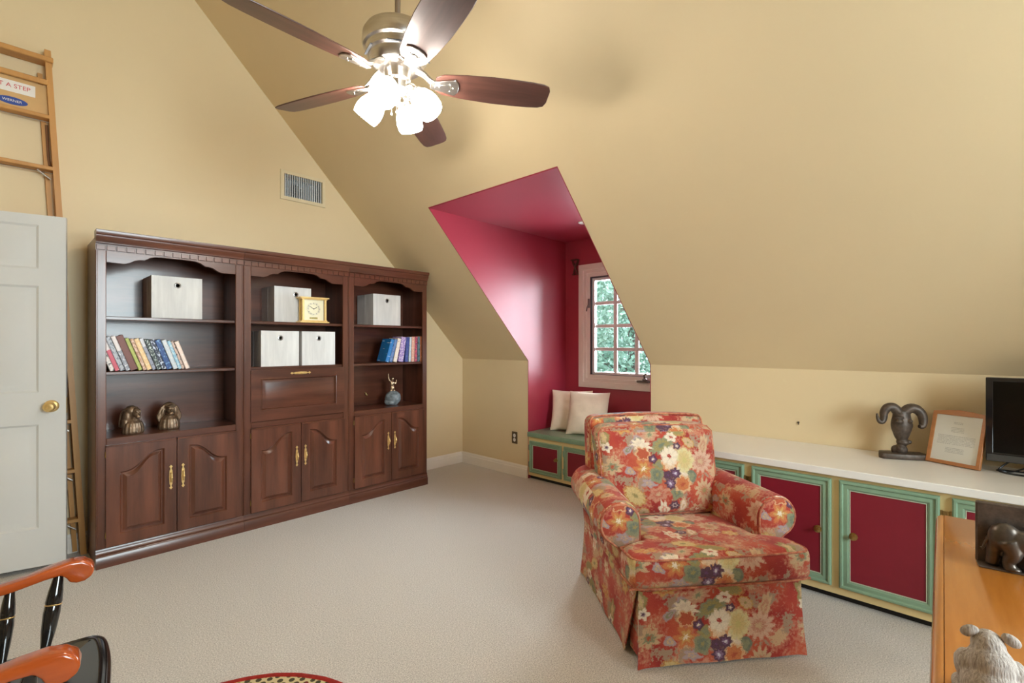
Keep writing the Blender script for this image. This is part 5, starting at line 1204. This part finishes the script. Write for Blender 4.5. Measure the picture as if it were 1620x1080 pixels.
# ------------------------------------------------------------------ round rug
t = thing('round_rug', 'round hooked rug with red border and cream and black pattern', 'rug', (-3.075, -2.452, 0.0))
def rug_mat():
    m = bpy.data.materials.new('rug_pattern'); m.use_nodes = True; nt = m.node_tree; b = nt.nodes['Principled BSDF']; L = nt.links.new
    b.inputs['Roughness'].default_value = 0.95
    tc = nd(nt, 'ShaderNodeTexCoord'); v = nd(nt, 'ShaderNodeTexVoronoi', i_Scale=34.0, i_Randomness=0.35); L(tc.outputs['Object'], v.inputs['Vector'])
    rp = nd(nt, 'ShaderNodeValToRGB'); e = rp.color_ramp.elements; rp.color_ramp.interpolation = 'CONSTANT'
    e[0].color = rgba(S(70, 62, 38)); e[1].position = 0.36; e[1].color = rgba(S(206, 190, 144)); L(v.outputs['Distance'], rp.inputs[0])
    nz = nd(nt, 'ShaderNodeTexNoise', i_Scale=9.0); L(tc.outputs['Object'], nz.inputs['Vector'])
    gt = nd(nt, 'ShaderNodeMath', operation='GREATER_THAN'); gt.inputs[1].default_value = 0.56; L(nz.outputs['Fac'], gt.inputs[0])
    lt = nd(nt, 'ShaderNodeMath', operation='LESS_THAN'); lt.inputs[1].default_value = 0.36; L(v.outputs['Distance'], lt.inputs[0])
    mu = nd(nt, 'ShaderNodeMath', operation='MULTIPLY'); L(gt.outputs[0], mu.inputs[0]); L(lt.outputs[0], mu.inputs[1])
    mx = nd(nt, 'ShaderNodeMixRGB'); L(mu.outputs[0], mx.inputs[0]); L(rp.outputs[0], mx.inputs[1]); mx.inputs[2].default_value = rgba(S(120, 30, 24)); L(mx.outputs[0], b.inputs['Base Color'])
    bp = nd(nt, 'ShaderNodeBump', i_Strength=0.5, i_Distance=0.004); n2 = nd(nt, 'ShaderNodeTexNoise', i_Scale=260.0); L(tc.outputs['Object'], n2.inputs['Vector']); L(n2.outputs['Fac'], bp.inputs['Height']); L(bp.outputs[0], b.inputs['Normal'])
    return m
b = new(); lathe(b, [(0, 0.0005), (0.488, 0.0005), (0.488, 0.006), (0, 0.006)], 96); obj('field', b, rug_mat(), t)
b = new(); lathe(b, [(0.482, 0.0), (0.502, 0.0), (0.506, 0.004), (0.502, 0.008), (0.486, 0.0085), (0.482, 0.006)], 96, ripple=lambda a, z: 1+0.0015*math.sin(a*31)+0.001*math.sin(a*83), loop=True); obj('border', b, mat('rug_red', S(168, 34, 22), 0.95, var=0.35, scale=60, bump=0.6, bscale=300), t)

# ------------------------------------------------------------------ trees outside the dormer
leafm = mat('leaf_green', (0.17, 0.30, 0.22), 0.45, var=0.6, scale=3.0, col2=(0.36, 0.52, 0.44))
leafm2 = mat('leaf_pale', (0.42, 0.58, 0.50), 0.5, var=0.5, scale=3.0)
barkm = mat('bark', (0.16, 0.13, 0.11), 0.8, var=0.5, scale=20)
def tree(x, y, z0, crown, n, seed, m, label):
    rnd = random.Random(seed); t = thing('tree', label, 'tree', (x, y, z0), 0, 'trees outside the dormer window')
    b = new(); tube(b, [(0, 0, 0), (0.05, 0.04, 2.0), (0.0, -0.05, 3.6), (0.08, 0.05, 5.4)], [0.16, 0.13, 0.10, 0.05], 10)
    for k in range(10):
        a = rnd.uniform(0, 6.28); zz = rnd.uniform(2.4, 5.0); r = crown*rnd.uniform(0.5, 0.9); tube(b, [(0, 0, zz), (r*0.5*math.cos(a), r*0.5*math.sin(a), zz+0.3), (r*math.cos(a), r*math.sin(a), zz+0.4)], [0.05, 0.03, 0.015], 6)
    obj('trunk', b, barkm, t)
    verts, faces = [], []
    for k in range(n):
        while True:
            p = Vector((rnd.uniform(-1, 1), rnd.uniform(-1, 1), rnd.uniform(-1, 1)))
            if p.length < 1: break
        p = Vector((p.x*crown, p.y*crown, 4.2+p.z*2.3)); d = Vector((rnd.gauss(0, 1), rnd.gauss(0, 1), rnd.gauss(-0.4, 0.7))).normalized(); sd = d.cross(Vector((rnd.gauss(0, 1), rnd.gauss(0, 1), rnd.gauss(0, 1)))).normalized()
        l, w = rnd.uniform(0.06, 0.12), rnd.uniform(0.018, 0.034); i = len(verts); nn = d.cross(sd)*0.008
        verts += [p, p+d*l*0.5+sd*w+nn, p+d*l, p+d*l*0.5-sd*w+nn]; faces += [(i, i+1, i+2), (i, i+2, i+3)]
    me = bpy.data.meshes.new('foliage'); me.from_pydata([tuple(v_) for v_ in verts], [], faces); me.materials.append(m)
    o = bpy.data.objects.new('foliage', me); COL.objects.link(o); o.parent = t; o['kind'] = 'stuff'
GZ = -2.9
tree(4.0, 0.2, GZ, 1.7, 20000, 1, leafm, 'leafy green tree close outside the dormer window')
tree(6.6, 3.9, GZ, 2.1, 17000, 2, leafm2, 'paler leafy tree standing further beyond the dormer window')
b = new(); box(b, 1.2, 30, -25, 30, GZ-0.1, GZ); struct('ground', b, mat('lawn', (0.10, 0.20, 0.06), 0.9, var=0.4, scale=2))
